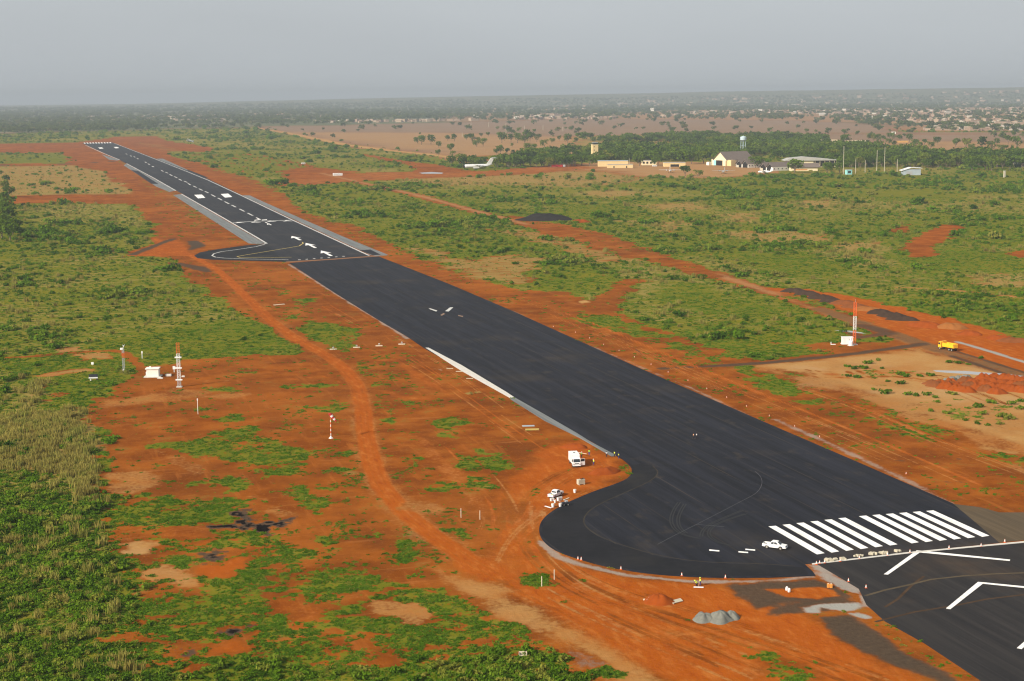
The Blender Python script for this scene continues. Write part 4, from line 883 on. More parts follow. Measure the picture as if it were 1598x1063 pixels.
M_DIRT3 = flat('dumped_sandy_earth', (.23, .085, .022), .95, .3, .35)
M_GRAV = flat('grey_gravel', (.15, .15, .13), .95, .3, 1.6)
M_BLACKH = flat('asphalt_millings', (.022, .020, .019), .95, .4, .35)
M_SPOIL = flat('dark_spoil', (.045, .028, .019), .95, .4, .35)
M_RUBBLE = flat('broken_concrete', (.42, .38, .29), .9, .3, 1.2)
M_BOARD = flat('pale_timber', (.55, .47, .36), .8, .2, 1.5)
M_VEST = flat('hi_vis_yellow_cloth', (.68, .80, .06), .7, .1, 3)
M_VESTG = flat('hi_vis_green_cloth', (.33, .72, .06), .7, .1, 3)
M_VESTO = flat('pale_orange_cloth', (.80, .42, .22), .7, .1, 3)
M_BLUE = flat('blue_work_cloth', (.025, .040, .20), .8, .2, 3)
M_NAVY = flat('dark_work_cloth', (.022, .024, .035), .8, .2, 3)
M_SKIN = flat('dark_brown_skin', (.10, .055, .035), .6, .1, 3)
M_HAIR = flat('black_hair', (.012, .011, .010), .7, .1, 3)

# ------------------------------------------------------------------ heaps
def heap(name, label, cat, px, r, h, mat, group=None, ry=None, rz=0, seed=1, peaks=1, lump=.18, rnd=1.0):
    rng = np.random.default_rng(seed); nr, na = 9, 26; v = [(0, 0, h*(1-.0*rnd))]; f = []
    ry = ry or r; ph = rng.random(4)*6.28
    for i in range(1, nr+1):
        q = i/nr
        for j in range(na):
            a = 2*math.pi*j/na; wob = 1 + lump*(math.sin(2*a+ph[0])*.5 + math.sin(3*a+ph[1])*.4 + math.sin(5*a+ph[2])*.3)
            z = h*((1-q)**1.05*(1-rnd) + (1-q**2.2)**1.1*rnd*.92*(1+.08*(1-q))) + h*.16*math.sin(a*3+ph[3]+q*4)*q*(1-q)*3 + h*.10*math.sin(a*7+ph[1])*q*(1-q)*3 + (rng.random()-.5)*h*.07*(q < 1)
            if i == 1: z = min(z, h*.93)
            if i == nr: z = -.08
            v.append((r*q*wob*math.cos(a), ry*q*wob*math.sin(a), z))
    for j in range(na): f.append((0, 1+j, 1+(j+1) % na))
    for i in range(nr-1):
        for j in range(na):
            a = 1+i*na; f.append((a+j, a+na+j, a+na+(j+1) % na, a+(j+1) % na))
    mb = MB(); mb.v = v; mb.f = f; o = mb.build(name, mat, None, smooth=True)
    o.location = (*G(*px), 0); o.rotation_euler.z = rz
    return tag(o, label, cat, group)
AX = math.atan2(RT[1], RT[0])                          # sideways of the view on the ground
heap('gravel_heap', 'tall grey gravel heap in the middle of three on the red earth', 'gravel heap', (1124, 966), 3.0, 1.75, M_GRAV, seed=3, rnd=.25)
heap('gravel_heap', 'low flat grey gravel heap left of the tall one', 'gravel heap', (1099, 966), 2.5, 1.15, M_GRAV, seed=4)
heap('gravel_heap', 'small pointed grey gravel heap right of the tall one', 'gravel heap', (1141, 963), 1.9, 1.35, M_GRAV, seed=5, rnd=.3)
rb = heap('earth_heap', 'red earth heap with broken concrete lumps near the turning pad', 'earth heap', (1028, 940), 3.2, 1.7, M_DIRT, rz=AX, ry=2.2, seed=6)
mb = MB(); rng = random.Random(4)
for _ in range(14):
    a = rng.random()*6.28; q = .45 + .6*rng.random(); s = .2 + .3*rng.random()
    mb.box((3.1*q*math.cos(a), 2.1*q*math.sin(a), max(.1, 1.6*(1-q))), (s*1.6, s, s*.7), rng.random()*3, rng.random()*.6)
mb.build('concrete_lump', M_RUBBLE, rb)
tag(MB().box((0,0,.28), (2.6,.9,.10), .3, .35).build('concrete_slab', M_RUBBLE), 'broken grey slab leaning beside the red earth heap', 'slab').location = (*G(1056, 940), 0)
heap('earth_heap', 'orange earth mound dug up behind the white box truck', 'earth heap', (897, 699), 4.2, 1.3, M_DIRT, ry=2.2, rz=AX, seed=7)
heap('earth_heap', 'orange earth mound at the corner of the turning pad right of the box truck', 'earth heap', (944, 738), 4.5, 1.5, M_DIRT, ry=2.6, rz=AX+.5, seed=8)
heap('millings_heap', 'large black heap of millings beside the service road', 'millings heap', (849, 343), 25, 5.2, M_BLACKH, ry=14, rz=AX-.12, seed=9, lump=.12, rnd=.6)
heap('earth_heap', 'red earth heap at the right end of the large black heap', 'earth heap', (905, 347), 9, 2.3, M_DIRT, ry=5, rz=AX, seed=10)
for i, (px, m, h, lb) in enumerate([((1240,455.5),M_SPOIL,2.6,'first dark heap from the left in the spoil row'), ((1261,460),M_SPOIL,2.8,'second dark heap from the left in the spoil row'), ((1281,466),M_SPOIL,2.8,'third dark heap from the left in the spoil row'), ((1299,471),M_SPOIL,2.5,'fourth dark heap from the left in the spoil row, beside brown ones'), ((1318,474.5),M_DIRT2,2.6,'left brown heap in the middle of the spoil row'), ((1336,480),M_DIRT2,2.4,'right brown heap in the middle of the spoil row'), ((1354,484),M_DIRT3,2.2,'sandy coloured heap in the spoil row'), ((1374,489),M_SPOIL,2.6,'dark heap next to the sandy heap in the spoil row'), ((1393,494),M_SPOIL,2.6,'second dark heap from the right end of the spoil row'), ((1410,499),M_SPOIL,2.3,'dark heap at the right end of the spoil row')]):
    heap('spoil_heap', lb, 'spoil heap', px, 7.2, h*.72, m, 'row of spoil heaps by the haul road', ry=4.6, rz=AX-.4, seed=20+i)
for i, (px, r, h, m, lb) in enumerate([((1446,509),9,2.0,M_DIRT,'bright red mound left of the sandy mound by the haul road'), ((1484,512),7.5,2.2,M_DIRT3,'tall sandy mound above the haul road'), ((1513,522),6,1.6,M_DIRT,'low red mound right of the sandy mound'), ((1558,529),6,1.5,M_DIRT,'left red mound along the scrub edge at right'), ((1583,533),7,1.6,M_DIRT2,'brown mound along the scrub edge at right')]):
    heap('earth_mound', lb, 'earth mound', px, r, h, m, None, ry=r*.6, rz=AX-.5, seed=40+i)
k = 0; rng = random.Random(12)
for row, (x0, x1_, y0, y1_, n) in enumerate([(1455, 1515, 601, 612, 4), (1475, 1560, 598, 614, 6), (1500, 1600, 595, 612, 7), (1525, 1650, 591.5, 613, 8), (1545, 1650, 590, 603, 7), (1450, 1486, 600, 604, 3)]):
    for i in range(n):
        f_ = (i+.5)/n; m = rng.choice([M_DIRT, M_DIRT, M_DIRT, M_DIRT2])
        heap('dumped_earth_heap', 'brown tinted heap among the red earth heaps dumped side by side' if m is M_DIRT2 else 'red earth heap among many dumped side by side behind the sand flat', 'earth heap', (x0+(x1_-x0)*f_ + rng.uniform(-2,2), y0+(y1_-y0)*f_ + rng.uniform(-1,1)), rng.uniform(3.0,4.2), rng.uniform(1.5,2.2), m, 'brown heaps of the dump' if m is M_DIRT2 else 'red earth heaps of the dump', seed=60+k); k += 1
for i, px in enumerate([(1477,597),(1486,594),(1496,592.5),(1507,591.5)]):
    heap('gravel_heap', 'small grey gravel heap behind the red earth dump', 'gravel heap', px, 2.2, 1.5, M_GRAV, 'grey heaps behind the red dump', seed=100+i)

# ------------------------------------------------------------------ vehicles
def wheel(root, x, y, r, w, name='wheel'):
    t = MB().lathe([(r*.62,-w/2),(r*.93,-w/2),(r,-w*.32),(r,w*.32),(r*.93,w/2),(r*.62,w/2)], 18, 'Y').build(name, M_TYRE, root, smooth=False); t.location = (x, y, r)
    MB().lathe([(r*.20,-w*.52),(r*.60,-w*.50),(r*.63,-w*.3),(r*.63,w*.3),(r*.60,w*.50),(r*.20,w*.52)], 14, 'Y').build('rim', M_RIM, t)
def arch(x, r, n=7): return [(x - r*math.cos(math.pi*i/n), .42 + r*math.sin(math.pi*i/n)) for i in range(n+1)]
def pickup(label, px, rz):
    o = thing('pickup_truck', label, 'pickup truck', G(*px), rz)
    low = [(-2.58,.50)] + arch(-1.55,.45) + [(-.95,.40),(.95,.40)] + arch(1.5,.45) + [(2.2,.44),(2.58,.50),(2.62,.78),(2.52,.98),(1.35,1.10),(-.80,1.08),(-.80,.72),(-2.58,.72)]
    MB().side(low, -.86, .86).build('body', M_WHITE, o, .05)
    bed = MB().box((-1.68,.83,.90), (1.80,.07,.38)).box((-1.68,-.83,.90), (1.80,.07,.38)).box((-2.56,0,.90), (.06,1.72,.38))
    bed.build('load_bed', M_WHITE, o, .015); MB().box((-1.68,0,.735), (1.72,1.56,.02)).build('bed_floor', M_DARK, o)
    def tp(a, b, c): k = 1 - .20*max(0, c-1.08)/.68; return (a, b*k, c)
    cab = [(-.80,1.085),(-.72,1.60),(-.50,1.74),(.50,1.75),(.72,1.68),(1.42,1.10)]
    MB().prism(cab, -.80, .80, lambda a, b, c: tp(a, c, b)).build('cab', M_WHITE, o, .05)
    g = MB()
    for s in (-1, 1):
        for q in ([(-.66,1.16),(-.60,1.56),(-.05,1.62),(-.05,1.16)], [(.05,1.16),(.05,1.62),(.48,1.62),(.98,1.16)]):
            y = [.80*(1-.20*(z-1.08)/.68)+.012 for x, z in q]; g.add([(x, s*yy, z) for (x, z), yy in zip(q, y)], [(0,1,2,3)])
    g.build('side_window', M_GLASS, o)
    MB().add([(1.36,.70,1.17),(1.36,-.70,1.17),(.80,-.60,1.64),(.80,.60,1.64)], [(0,1,2,3)]).build('windscreen', M_GLASS, o).location = (.02,0,.02)
    MB().add([(-.80,.64,1.18),(-.80,-.64,1.18),(-.735,-.58,1.56),(-.735,.58,1.56)], [(0,1,2,3)]).build('rear_window', M_GLASS, o).location = (-.02,0,0)
    for x in (-1.55, 1.5):
        for y in (-.78, .78): wheel(o, x, y, .38, .24)
    for y in (-.62, .62):
        MB().box((2.56,y,.86), (.12,.36,.16)).build('headlight', M_STEEL, o); MB().box((-2.60,y*1.25,.86), (.04,.12,.30)).build('tail_light', M_RED, o)
        MB().box((.85,y*1.5,1.18), (.14,.16,.16)).build('mirror', M_WHITE, o)
    MB().box((2.62,0,.56), (.14,1.66,.22)).build('front_bumper', M_WHITE, o, .03); MB().box((-2.64,0,.54), (.10,1.5,.14)).build('rear_bumper', M_STEEL, o)
    MB().box((2.60,0,.80), (.06,.8,.14)).build('grille', M_DARK, o)
    return o
pickup('white double cab pickup standing beside the painted threshold stripes', (1209, 856), head((1193,853),(1225,857)))
pickup('white double cab pickup on the red earth by the white buckets', (867, 775), head((856,779),(876,770)))
def box_truck():
    g0 = Vector(G(897, 726)); to = (Vector((CX, CY)) - g0).normalized(); d = (to*6 + Vector((RT[0], RT[1]))*1.1).normalized()
    o = thing('box_truck', 'white box truck with its driver door open on the red earth', 'truck', tuple(g0), math.atan2(d.y, d.x))
    MB().box((-1.1,0,2.05), (4.4,2.3,2.3)).build('cargo_box', M_WHITE, o, .05)
    MB().box((-1.1,0,3.22), (.5,.5,.05)).build('roof_hatch', M_DARK, o)
    MB().box((-.4,0,.72), (5.6,.9,.25)).build('chassis', M_TYRE, o)
    cab = [(1.25,.55),(2.95,.55),(3.02,1.30),(2.90,1.45),(2.62,2.40),(2.30,2.52),(1.25,2.52)]
    MB().side(cab, -1.05, 1.05).build('cab', M_WHITE, o, .06)
    MB().add([(2.93,.92,1.48),(2.93,-.92,1.48),(2.67,-.84,2.30),(2.67,.84,2.30)], [(0,1,2,3)]).build('windscreen', M_GLASS, o)
    MB().add([(1.55,-1.06,1.45),(2.72,-1.06,1.45),(2.50,-1.06,2.25),(1.55,-1.06,2.25)], [(0,1,2,3)]).build('side_window', M_GLASS, o)
    MB().add([(1.45,1.06,.75),(2.75,1.06,.75),(2.50,1.06,2.30),(1.45,1.06,2.30)], [(0,1,2,3)]).build('door_opening', M_DARK, o)
    dr = MB().box((-.62,.0,1.05), (1.25,.07,.95)).build('door', M_WHITE, o, .02); dr.location = (2.75,1.08,0); dr.rotation_euler.z = R(-78)
    MB().box((-.62,.0,1.95), (1.05,.05,.70)).build('door_window', M_GLASS, dr); MB().box((-.62,.0,1.95), (1.22,.04,.86)).build('door_frame', M_WHITE, dr)
    for x in (-2.3, 2.1):
        for y in (-.92, .92): wheel(o, x, y, .46, .30)
    for y in (-.8, .8):
        MB().box((3.03,y,.92), (.06,.34,.22)).build('headlight', M_STEEL, o); MB().box((2.75,y*1.48,1.9), (.12,.2,.42)).build('mirror', M_DARK, o)
    MB().box((3.05,0,.62), (.14,2.1,.28)).build('bumper', M_WHITE, o, .03); MB().box((3.05,0,1.12), (.04,1.1,.22)).build('grille', M_DARK, o)
    return o
box_truck()
def tipper():
    o = thing('tipper_truck', 'yellow tipper truck driving on the haul road at right', 'truck', G(1479, 546.5), head((1499,551),(1466,545)))
    MB().box((0,0,.95), (7.6,.95,.32)).build('chassis', M_TYRE, o)
    MB().side([(2.35,.75),(3.9,.75),(3.95,1.9),(3.65,3.0),(2.35,3.05)], -1.2, 1.2).build('cab', M_YELLOW, o, .07)
    MB().add([(3.96,1.05,1.95),(3.96,-1.05,1.95),(3.69,-.98,2.85),(3.69,.98,2.85)], [(0,1,2,3)]).build('windscreen', M_GLASS, o)
    for y in (-1.215, 1.215): MB().add([(2.7,y,1.9),(3.7,y,1.9),(3.45,y,2.75),(2.7,y,2.75)], [(0,1,2,3)]).build('side_window', M_GLASS, o)
    b = MB().box((-1.0,1.2,2.05), (5.6,.10,1.5)).box((-1.0,-1.2,2.05), (5.6,.10,1.5)).box((1.75,0,2.3), (.12,2.4,2.0)).box((-3.8,0,2.0), (.12,2.4,1.5), 0, 0, .18).box((-1.0,0,1.35), (5.5,2.4,.14)).box((2.2,0,3.25), (1.1,2.4,.10))
    for i in range(6): b.box((-3.2+i*.9, 1.27, 2.05), (.10,.08,1.5)).box((-3.2+i*.9, -1.27, 2.05), (.10,.08,1.5))
    tb = b.build('tipping_body', M_YELLOW, o, .02)
    heap_ = MB().lathe([(2.0,1.6),(1.6,2.1),(.8,2.5),(.1,2.65)], 12).build('earth_load', M_DIRT3, tb); heap_.location = (-1.0,0,0); heap_.scale = (1.25,.56,1)
    for x in (3.0, -1.7, -3.0):
        for y in (-1.0, 1.0): wheel(o, x, y, .52, .42)
    for y in (-.9, .9): MB().box((3.98,y,1.05), (.06,.35,.22)).build('headlight', M_STEEL, o); MB().box((3.7,y*1.5,2.4), (.14,.22,.5)).build('mirror', M_DARK, o)
    MB().box((4.0,0,.72), (.16,2.3,.3)).build('bumper', M_DARK, o)
tipper()
def bus(name, label, cat, px, rz, L, H, Wd, mat):
    o = thing(name, label, cat, G(*px), rz)
    MB().box((0,0,H*.55), (L,Wd,H*.85)).build('body', mat, o, .12)
    for s in (-1, 1): MB().box((0,s*(Wd/2+.01),H*.66), (L*.86,.03,H*.24)).build('window_band', M_GLASS, o)
    MB().box((L/2+.01,0,H*.64), (.03,Wd*.86,H*.32)).build('windscreen', M_GLASS, o)
    for x in (-L*.3, L*.32):
        for s in (-1, 1): wheel(o, x, s*Wd*.44, min(.5, H*.17), .28)
bus('bus', 'white bus on the red earth road beside the dry grass', 'bus', (527,274.5), AX+.05, 12, 3.4, 2.6, M_WHITE)
bus('van', 'small white van on the red track beyond the bus', 'van', (473.5,256.5), AX+.3, 5.4, 2.6, 2.1, M_WHITE)
bus('van', 'white van parked before the low cream shed', 'van', (1021.5,260), AX, 6, 2.0, 2.1, M_WHITE)
def red_trailer():
    o = thing('lorry', 'red stake sided lorry with a grey cab parked by the trees', 'lorry', G(871,261), AX)
    b = MB().box((-1.5,0,2.0), (15,2.8,2.6))
    for i in range(12): b.box((-8.4+i*1.27,-1.45,2.1), (.22,.16,2.9))
    b.build('trailer', M_RED, o); MB().box((8.2,0,1.9), (3,2.6,2.8)).build('cab', M_STEEL, o, .1)
    for x in (-6,-4.4,4,8.4):
        for y in (-1.1,1.1): wheel(o, x, y, .55, .4)
red_trailer()
# aircraft
def fuse(L, r, nose=.16, tail=.35):
    pr = [(.02,L/2)]
    for q in (.15,.35,.6,.85,1): pr.append((r*math.sin(q*math.pi/2)**.8, L/2 - L*nose*q))
    pr.append((r, -L/2+L*tail))
    for q in (.25,.5,.75,1): pr.append((r*(1-.86*q**1.3), -L/2+L*tail*(1-q)))
    return [(a, b) for a, b in pr][::-1]
def wing(mb, x0, c0, x1_, c1, y0, y1_, z0, z1_, th):
    P4 = [(x0, y0, z0, c0), (x1_, y1_, z1_, c1)]; v = []
    for x, y, z, c in P4:
        for fx, fz in ((.5,0),(.2,.5),(-.5,.05),(.2,-.3)): v.append((x+fx*c, y, z+fz*th*c))
    mb.add(v, [(0,1,2,3)[::-1],(4,5,6,7),(0,1,5,4),(1,2,6,5),(2,3,7,6),(3,0,4,7)])
def jet():
    o = thing('cargo_jet', 'old white four engined cargo jet with T tail and dark open nose', 'aeroplane', G(746,264), head((768,263.5),(724,264.6)))
    f = MB(); L = 42; f.lathe(fuse(L, 2.6, .10, .42), 20, 'X')
    f.v = [(x, y, z + 4.1 + (max(0, (-x-3)/18))**1.4*2.2) for x, y, z in f.v]; f.build('fuselage', M_WHITE, o, smooth=True)
    MB().lathe([(.3,.9),(1.4,.6),(2.1,0),(2.3,-.8)], 14, 'X', (20.4,0,4.1)).build('nose_cavity', M_DARK, o)
    for s in (-1, 1):
        w = MB(); wing(w, 1.5, 8.5, -7, 3, s*1.5, s*24, 6.2, 5.0, .10); w.build('wing', M_WHITE, o)
        for y in (8.5, 14.5):
            e = MB().lathe([(.5,-2.6),(.95,-1.6),(1.1,1.2),(.9,2.3)], 12, 'X', (2.2-y*.22, s*y, 4.4)); e.box((1.2-y*.22, s*y, 5.3), (3,.25,1.1)); e.build('engine', M_STEEL, o)
        t = MB(); wing(t, -21.5, 5, -24, 2.4, s*.2, s*8.2, 14.7, 14.5, .10); t.build('tailplane', M_WHITE, o)
    fin = MB().prism([(-11.5,5.9),(-19,6.3),(-23,14.8),(-18.6,14.8)], -.35, .35, lambda a, b, c: (a, c, b)); fin.build('tail_fin', M_WHITE, o, .08)
    g = MB().box((3,2.5,1.9), (8,1.2,1.5)).box((3,-2.5,1.9), (8,1.2,1.5)); g.build('gear_fairing', M_WHITE, o, .2)
    for x in (1,3,5):
        for y in (-2,2): wheel(o, x, y, .62, .5)
    wheel(o, 15, 0, .5, .5)
jet()
def prop_plane(label, px, rz, mat, tilt=0, wide=1.0):
    o = thing('propeller_plane', label, 'aeroplane', G(*px), rz); o.rotation_euler.x = tilt
    f = MB().lathe(fuse(19, 1.35, .14, .45), 16, 'X'); f.v = [(x, y, z + 2.4 + max(0, (-x-1)/9)**1.5*.9) for x, y, z in f.v]; f.build('fuselage', mat, o, smooth=True)
    for s in (-1, 1):
        w = MB(); wing(w, 1.0, 3.4, .2, 1.7, s*.6, s*14.2*wide, 3.6, 3.9, .13); w.build('wing', mat, o)
        e = MB().lathe([(.2,-2.4),(.7,-1.2),(.75,1.2),(.35,2.0)], 12, 'X', (1.6, s*4.6, 3.4)); e.build('engine', mat, o)
        p = MB().box((3.7, s*4.6, 3.4), (.06,.22,3.2), 0, .5).box((3.7, s*4.6, 3.4), (.06,.22,3.2), 0, 2.07); p.build('propeller', M_DARK, o)
        t = MB(); wing(t, -8.3, 2.2, -8.6, 1.3, 0, s*4.4, 4.0, 4.1, .12); t.build('tailplane', mat, o); wheel(o, .6, s*2.3, .5, .35)
    MB().prism([(-6.4,3.6),(-9.4,3.6),(-9.5,8.2),(-7.9,8.2)], -.22, .22, lambda a, b, c: (a, c, b)).build('tail_fin', mat, o, .05)
    wheel(o, 6.5, 0, .4, .3); return o
prop_plane('white twin propeller plane with upright fin at the apron edge', (1046,270), AX+R(82), M_WHITE)
prop_plane('white propeller plane parked before the second pair of gabled hangars', (1194,271.5), AX+R(150), M_WHITE)
prop_plane('grey old plane half hidden behind bushes on the apron', (1129,271), AX+R(90), M_STEEL)
prop_plane('wrecked plane with tilted tail far beside the red clearing', (297,222), AX+R(40), M_STEEL, R(16))

# ------------------------------------------------------------------ buildings
def box_building(name, label, px, rz, L, D, H, wall, roof, win=0, floors=1, parapet=.0, doors=0, cat='building', dx=0, group=None):
    o = thing(name, label, cat, G(*px), rz, group)
    MB().box((0,D/2,H/2), (L,D,H)).build('wall', wall, o)
    MB().box((0,D/2,H+.15), (L+.8,D+.8,.3)).build('roof', roof, o)
    for fl in range(floors):
        for i in range(win):
            x = -L/2 + L*(i+.5)/win; z = H*(fl+.55)/floors
            w = MB().box((x,-.03,z), (L/win*.55,.08,H/floors*.42)).build('window', M_DARK, o); MB().box((x,-.12,z-H/floors*.25), (L/win*.62,.25,.15)).build('sill', wall, w)
    for i in range(doors):
        x = -L/2 + L*(i+.5)/doors; MB().box((x,-.05,1.3), (1.6 if doors > 1 else L*.4,.12,2.6 if doors > 1 else H*.72)).build('door', M_DARK, o)
    return o
def gable(o, w, L, eave, ridge, wall, roof, y=0, dark=False, over=1.0):
    MB().prism([(-w/2,0),(w/2,0),(w/2,eave),(0,ridge-.3),(-w/2,eave)], 0, L, lambda a, b, c: (c, a+y, b)).build('wall', wall, o)
    e = over; th = .35; sl = (ridge-eave)/(w/2)
    MB().prism([(-w/2-e,eave-sl*e),(0,ridge),(w/2+e,eave-sl*e),(w/2+e,eave-sl*e+th),(0,ridge+th),(-w/2-e,eave-sl*e+th)], -1.6, L+.8, lambda a, b, c: (c, a+y, b)).build('roof', roof, o)
def hangar():
    o = thing('hangar', 'large cream hangar with steep brown roof and open front', 'hangar', G(1124,258.5), AX+R(34))
    gable(o, 27, 48, 8.2, 18.5, M_CREAM2, M_ROOF)
    MB().box((-.1,2,3.6), (.3,13,7.0)).build('doorway', M_DARK, o)
    MB().box((-.15,11.3,3.6), (.3,5.2,7.0)).build('sliding_door', M_TEAL, o)
    MB().box((3,15.5,4.2), (6,5,8.4)).build('side_bay', M_CREAM2, o); MB().box((4,-17.5,4.0), (8,9,8.0)).build('side_bay', M_CREAM, o); MB().box((-1.5,-11,3.6), (3,6,7.2)).build('door_pier', M_CREAM2, o)
    MB().box((-3,20,2.2), (5,5,4.4)).build('lean_to', M_WHITEWASH, o)
hangar()
def twin(label, px, n=2, L=30, w=13, rz=AX+R(30), eave=4.6, ridge=10):
    o = thing('gabled_hangar', label, 'hangar', G(*px), rz)
    for i in range(n):
        y = -(i-(n-1)/2)*w; gable(o, w, L, eave, ridge, M_WHITEWASH, M_ROOF, y, over=.0)
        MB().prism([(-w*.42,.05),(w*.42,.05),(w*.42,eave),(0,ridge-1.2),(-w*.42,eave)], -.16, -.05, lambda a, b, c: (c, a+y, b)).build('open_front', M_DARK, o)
        if i == 0: MB().box((-.3, y+w*.18, 1.5), (.25, w*.34, 3.0)).build('partition', M_RUBBLE, o)
    MB().box((L/2,-(n*w/2)+.0,2.4), (L,.3,4.8)).build('side_wall', M_WHITEWASH, o)
    for i in range(6): MB().box((2+i*L/6.5,-(n*w/2)-.2,2.7), (1.4,.1,1.4)).build('window', M_DARK, o)
twin('pair of brown roofed open gabled hangars beside the large cream hangar', (1158,261.5))
twin('pair of brown roofed open gabled hangars with white side wall behind the white plane', (1196,266.5), L=42)
def long_shed():
    o = thing('long_shed', 'long pale roofed shed with dark open side behind the low hangars', 'shed', G(1267,261), AX)
    MB().box((0,10,4.5), (66,20,9)).build('wall', M_CREAM2, o)
    MB().prism([(-37,9),(-30,11.8),(-10,13.6),(37,9.4),(37,9.0),(-37,8.6)], -2, 23, lambda a, b, c: (a, c, b)).build('roof', M_ROOFL, o)
    MB().box((17,-.1,4.6), (30,.3,7.6)).build('open_side', M_DARK, o)
    for i in range(5): MB().box((4+i*6.5,-.4,4.4), (.5,.5,8.8)).build('post', M_CREAM2, o)
long_shed()
def low_hangar():
    o = thing('low_hangar', 'low brown roofed building with cream wall beside the feathery tree', 'building', G(1255,267), AX)
    MB().box((0,6,2.3), (34,12,4.6)).build('wall', M_CREAM2, o)
    MB().prism([(-1.5,4.4),(8,9.2),(14,4.4),(14,4.8),(8,9.7),(-1.5,4.8)], -18.5, 20, lambda a, b, c: (c, a, b)).build('roof', M_ROOF, o)
    MB().box((-4,-.05,1.7), (16,.1,1.6)).build('orange_band', flat('ochre_paint', (.5,.22,.06), .9), o)
low_hangar()
def tower():
    o = thing('control_tower', 'square cream control tower with dark glass cab above the trees', 'tower', G(928,251), AX+R(12), None, .80)
    MB().box((0,0,15), (11,10,30)).build('shaft', M_CREAM, o)
    MB().box((0,0,30.2), (12,11,.5)).build('balcony', M_CREAM2, o); MB().box((.5,0,32), (8.5,8,3.2)).build('cab', M_GLASS, o); MB().box((.5,0,33.8), (9.6,9,.4)).build('roof', M_ROOFB, o)
    for z in (8,14,20,26): MB().box((-2,-5.03,z), (2.2,.08,1.6)).build('window', M_DARK, o)
    MB().tube((.5,0,34), (.5,0,39), .12).build('aerial', M_STEEL, o)
tower()
box_building('metal_shed', 'long cream shed with bluish metal roof, the taller rear one', (957,260), AX, 41, 14, 7.6, M_CREAM, M_ROOFB, 0, 1, doors=0)
box_building('metal_shed', 'low cream shed with pale metal roof, the front one', (968,262.3), AX, 34, 9, 4.6, M_CREAM, M_ROOFL, 0, 1, doors=2)
box_building('house', 'small cream house half hidden by trees right of the sheds', (1013,258), AX, 20, 9, 6.5, M_CREAM2, M_ROOFL, 4, 1)
box_building('open_shed', 'low shed with grey roof and wide dark doorway by the apron', (1053,260.3), AX, 29, 14, 5.4, M_CREAM, M_ROOFL, 0, 1, doors=1)
box_building('school_block', 'three storey cream block standing behind the airport wood, the right one', (1339,231.5), AX+R(14), 37, 14, 13, M_CREAM2, M_CREAM2, 7, 3)
box_building('school_block', 'cream block behind the airport wood, the left one', (1295,228), AX+R(14), 30, 14, 11, M_CREAM2, M_CREAM2, 6, 2)
box_building('house', 'tan roofed house just left of the cream blocks', (1275,229), AX, 19, 12, 5.5, M_CREAM2, M_DIRT3, 3, 1)
box_building('annex', 'low cream annex right of the three storey block', (1363,228.5), AX, 22, 10, 4.5, M_CREAM, M_DIRT3, 3, 1)
box_building('boundary_wall', 'long low ochre wall behind the trees right of the cream blocks', (1407,222.5), AX, 26, 1.0, 3.2, flat('ochre_wall', (.5,.28,.09), .9), M_CREAM, 0, 1, cat='wall')
box_building('kiosk', 'small turquoise kiosk at the foot of the tall poles', (1325.5,272.5), AX+.2, 7, 5, 5.6, M_TEAL, M_ROOFL, 1, 1, cat='kiosk')
o = thing('white_shed', 'white metal shed with sloping roof among bushes at the wood edge', 'shed', G(1423,273.5), AX)
MB().box((0,5,3.4), (21,10,6.8)).build('wall', M_ROOFB, o); MB().prism([(-12.5,5.2),(-1,8.8),(12,8.0),(12,8.5),(-1,9.3),(-12.5,5.7)], -1, 11.5, lambda a, b, c: (a, c, b)).build('roof', M_WHITE, o); MB().box((-3,-.06,2.4), (7,.1,4.4)).build('door', M_STEEL, o)
box_building('house', 'cream house with pale roof under the trees at the right edge', (1591,261), AX, 15, 9, 5, M_CREAM2, M_ROOFB, 3, 1)
box_building('house', 'small pale house peeping out of the wood left of the water tower', (1064,243), AX, 13, 9, 5, M_CREAM2, M_DIRT3, 2, 1)
box_building('house', 'ochre roofed house among the trees right of the control tower', (1031,240.5), AX, 15, 9, 5, M_CREAM2, M_DIRT3, 2, 1)
box_building('house', 'pale bungalow at the far edge of the wood near the brown plain', (1115,212.5), AX, 13, 9, 7, M_CREAM2, M_CREAM, 2, 1)
box_building('hut', 'small white hut behind the wood on the brown plain', (1395,209), AX, 9, 7, 5, M_WHITEWASH, M_ROOFL, 1, 1)
o = thing('water_tower', 'pale blue water tower on tall legs behind the large cream hangar', 'water tower', G(1159.5,243.5))
MB().lathe([(.6,22.5),(3.6,23.8),(4.9,25.2),(4.9,29.2),(4.3,30.2),(1,31.2),(.5,31.6)], 20).build('tank', M_BLUEGREY, o, smooth=False)
MB().lathe([(5.3,25.0),(5.5,25.0),(5.5,25.6),(5.3,25.6)], 20).build('walkway', M_STEEL, o); MB().tube((0,0,0), (0,0,23), .7, .7, 10).build('riser_pipe', M_BLUEGREY, o)
for i in range(6):
    a = i*math.pi/3; b = a + math.pi/3; l = MB().tube((4.6*math.cos(a),4.6*math.sin(a),0), (3.9*math.cos(a),3.9*math.sin(a),24.6), .36, .32); l.build('leg', M_BLUEGREY, o)
    br = MB()
    for z in (8, 16): br.tube((4.3*math.cos(a),4.3*math.sin(a),z), (4.3*math.cos(b),4.3*math.sin(b),z), .16)
    br.build('brace', M_BLUEGREY, o)
def pole(label, px, h, r=.28, mat=None, group=None, cross=True):
    o = thing('utility_pole', label, 'pole', G(*px), AX, group)
    MB().tube((0,0,0), (0,0,h), r*1.2, r*.8, 8).build('shaft', mat or M_RUBBLE, o)
    if cross: MB().box((0,0,h*.95), (h*.10,.2,.25)).build('crossarm', M_STEEL, o)
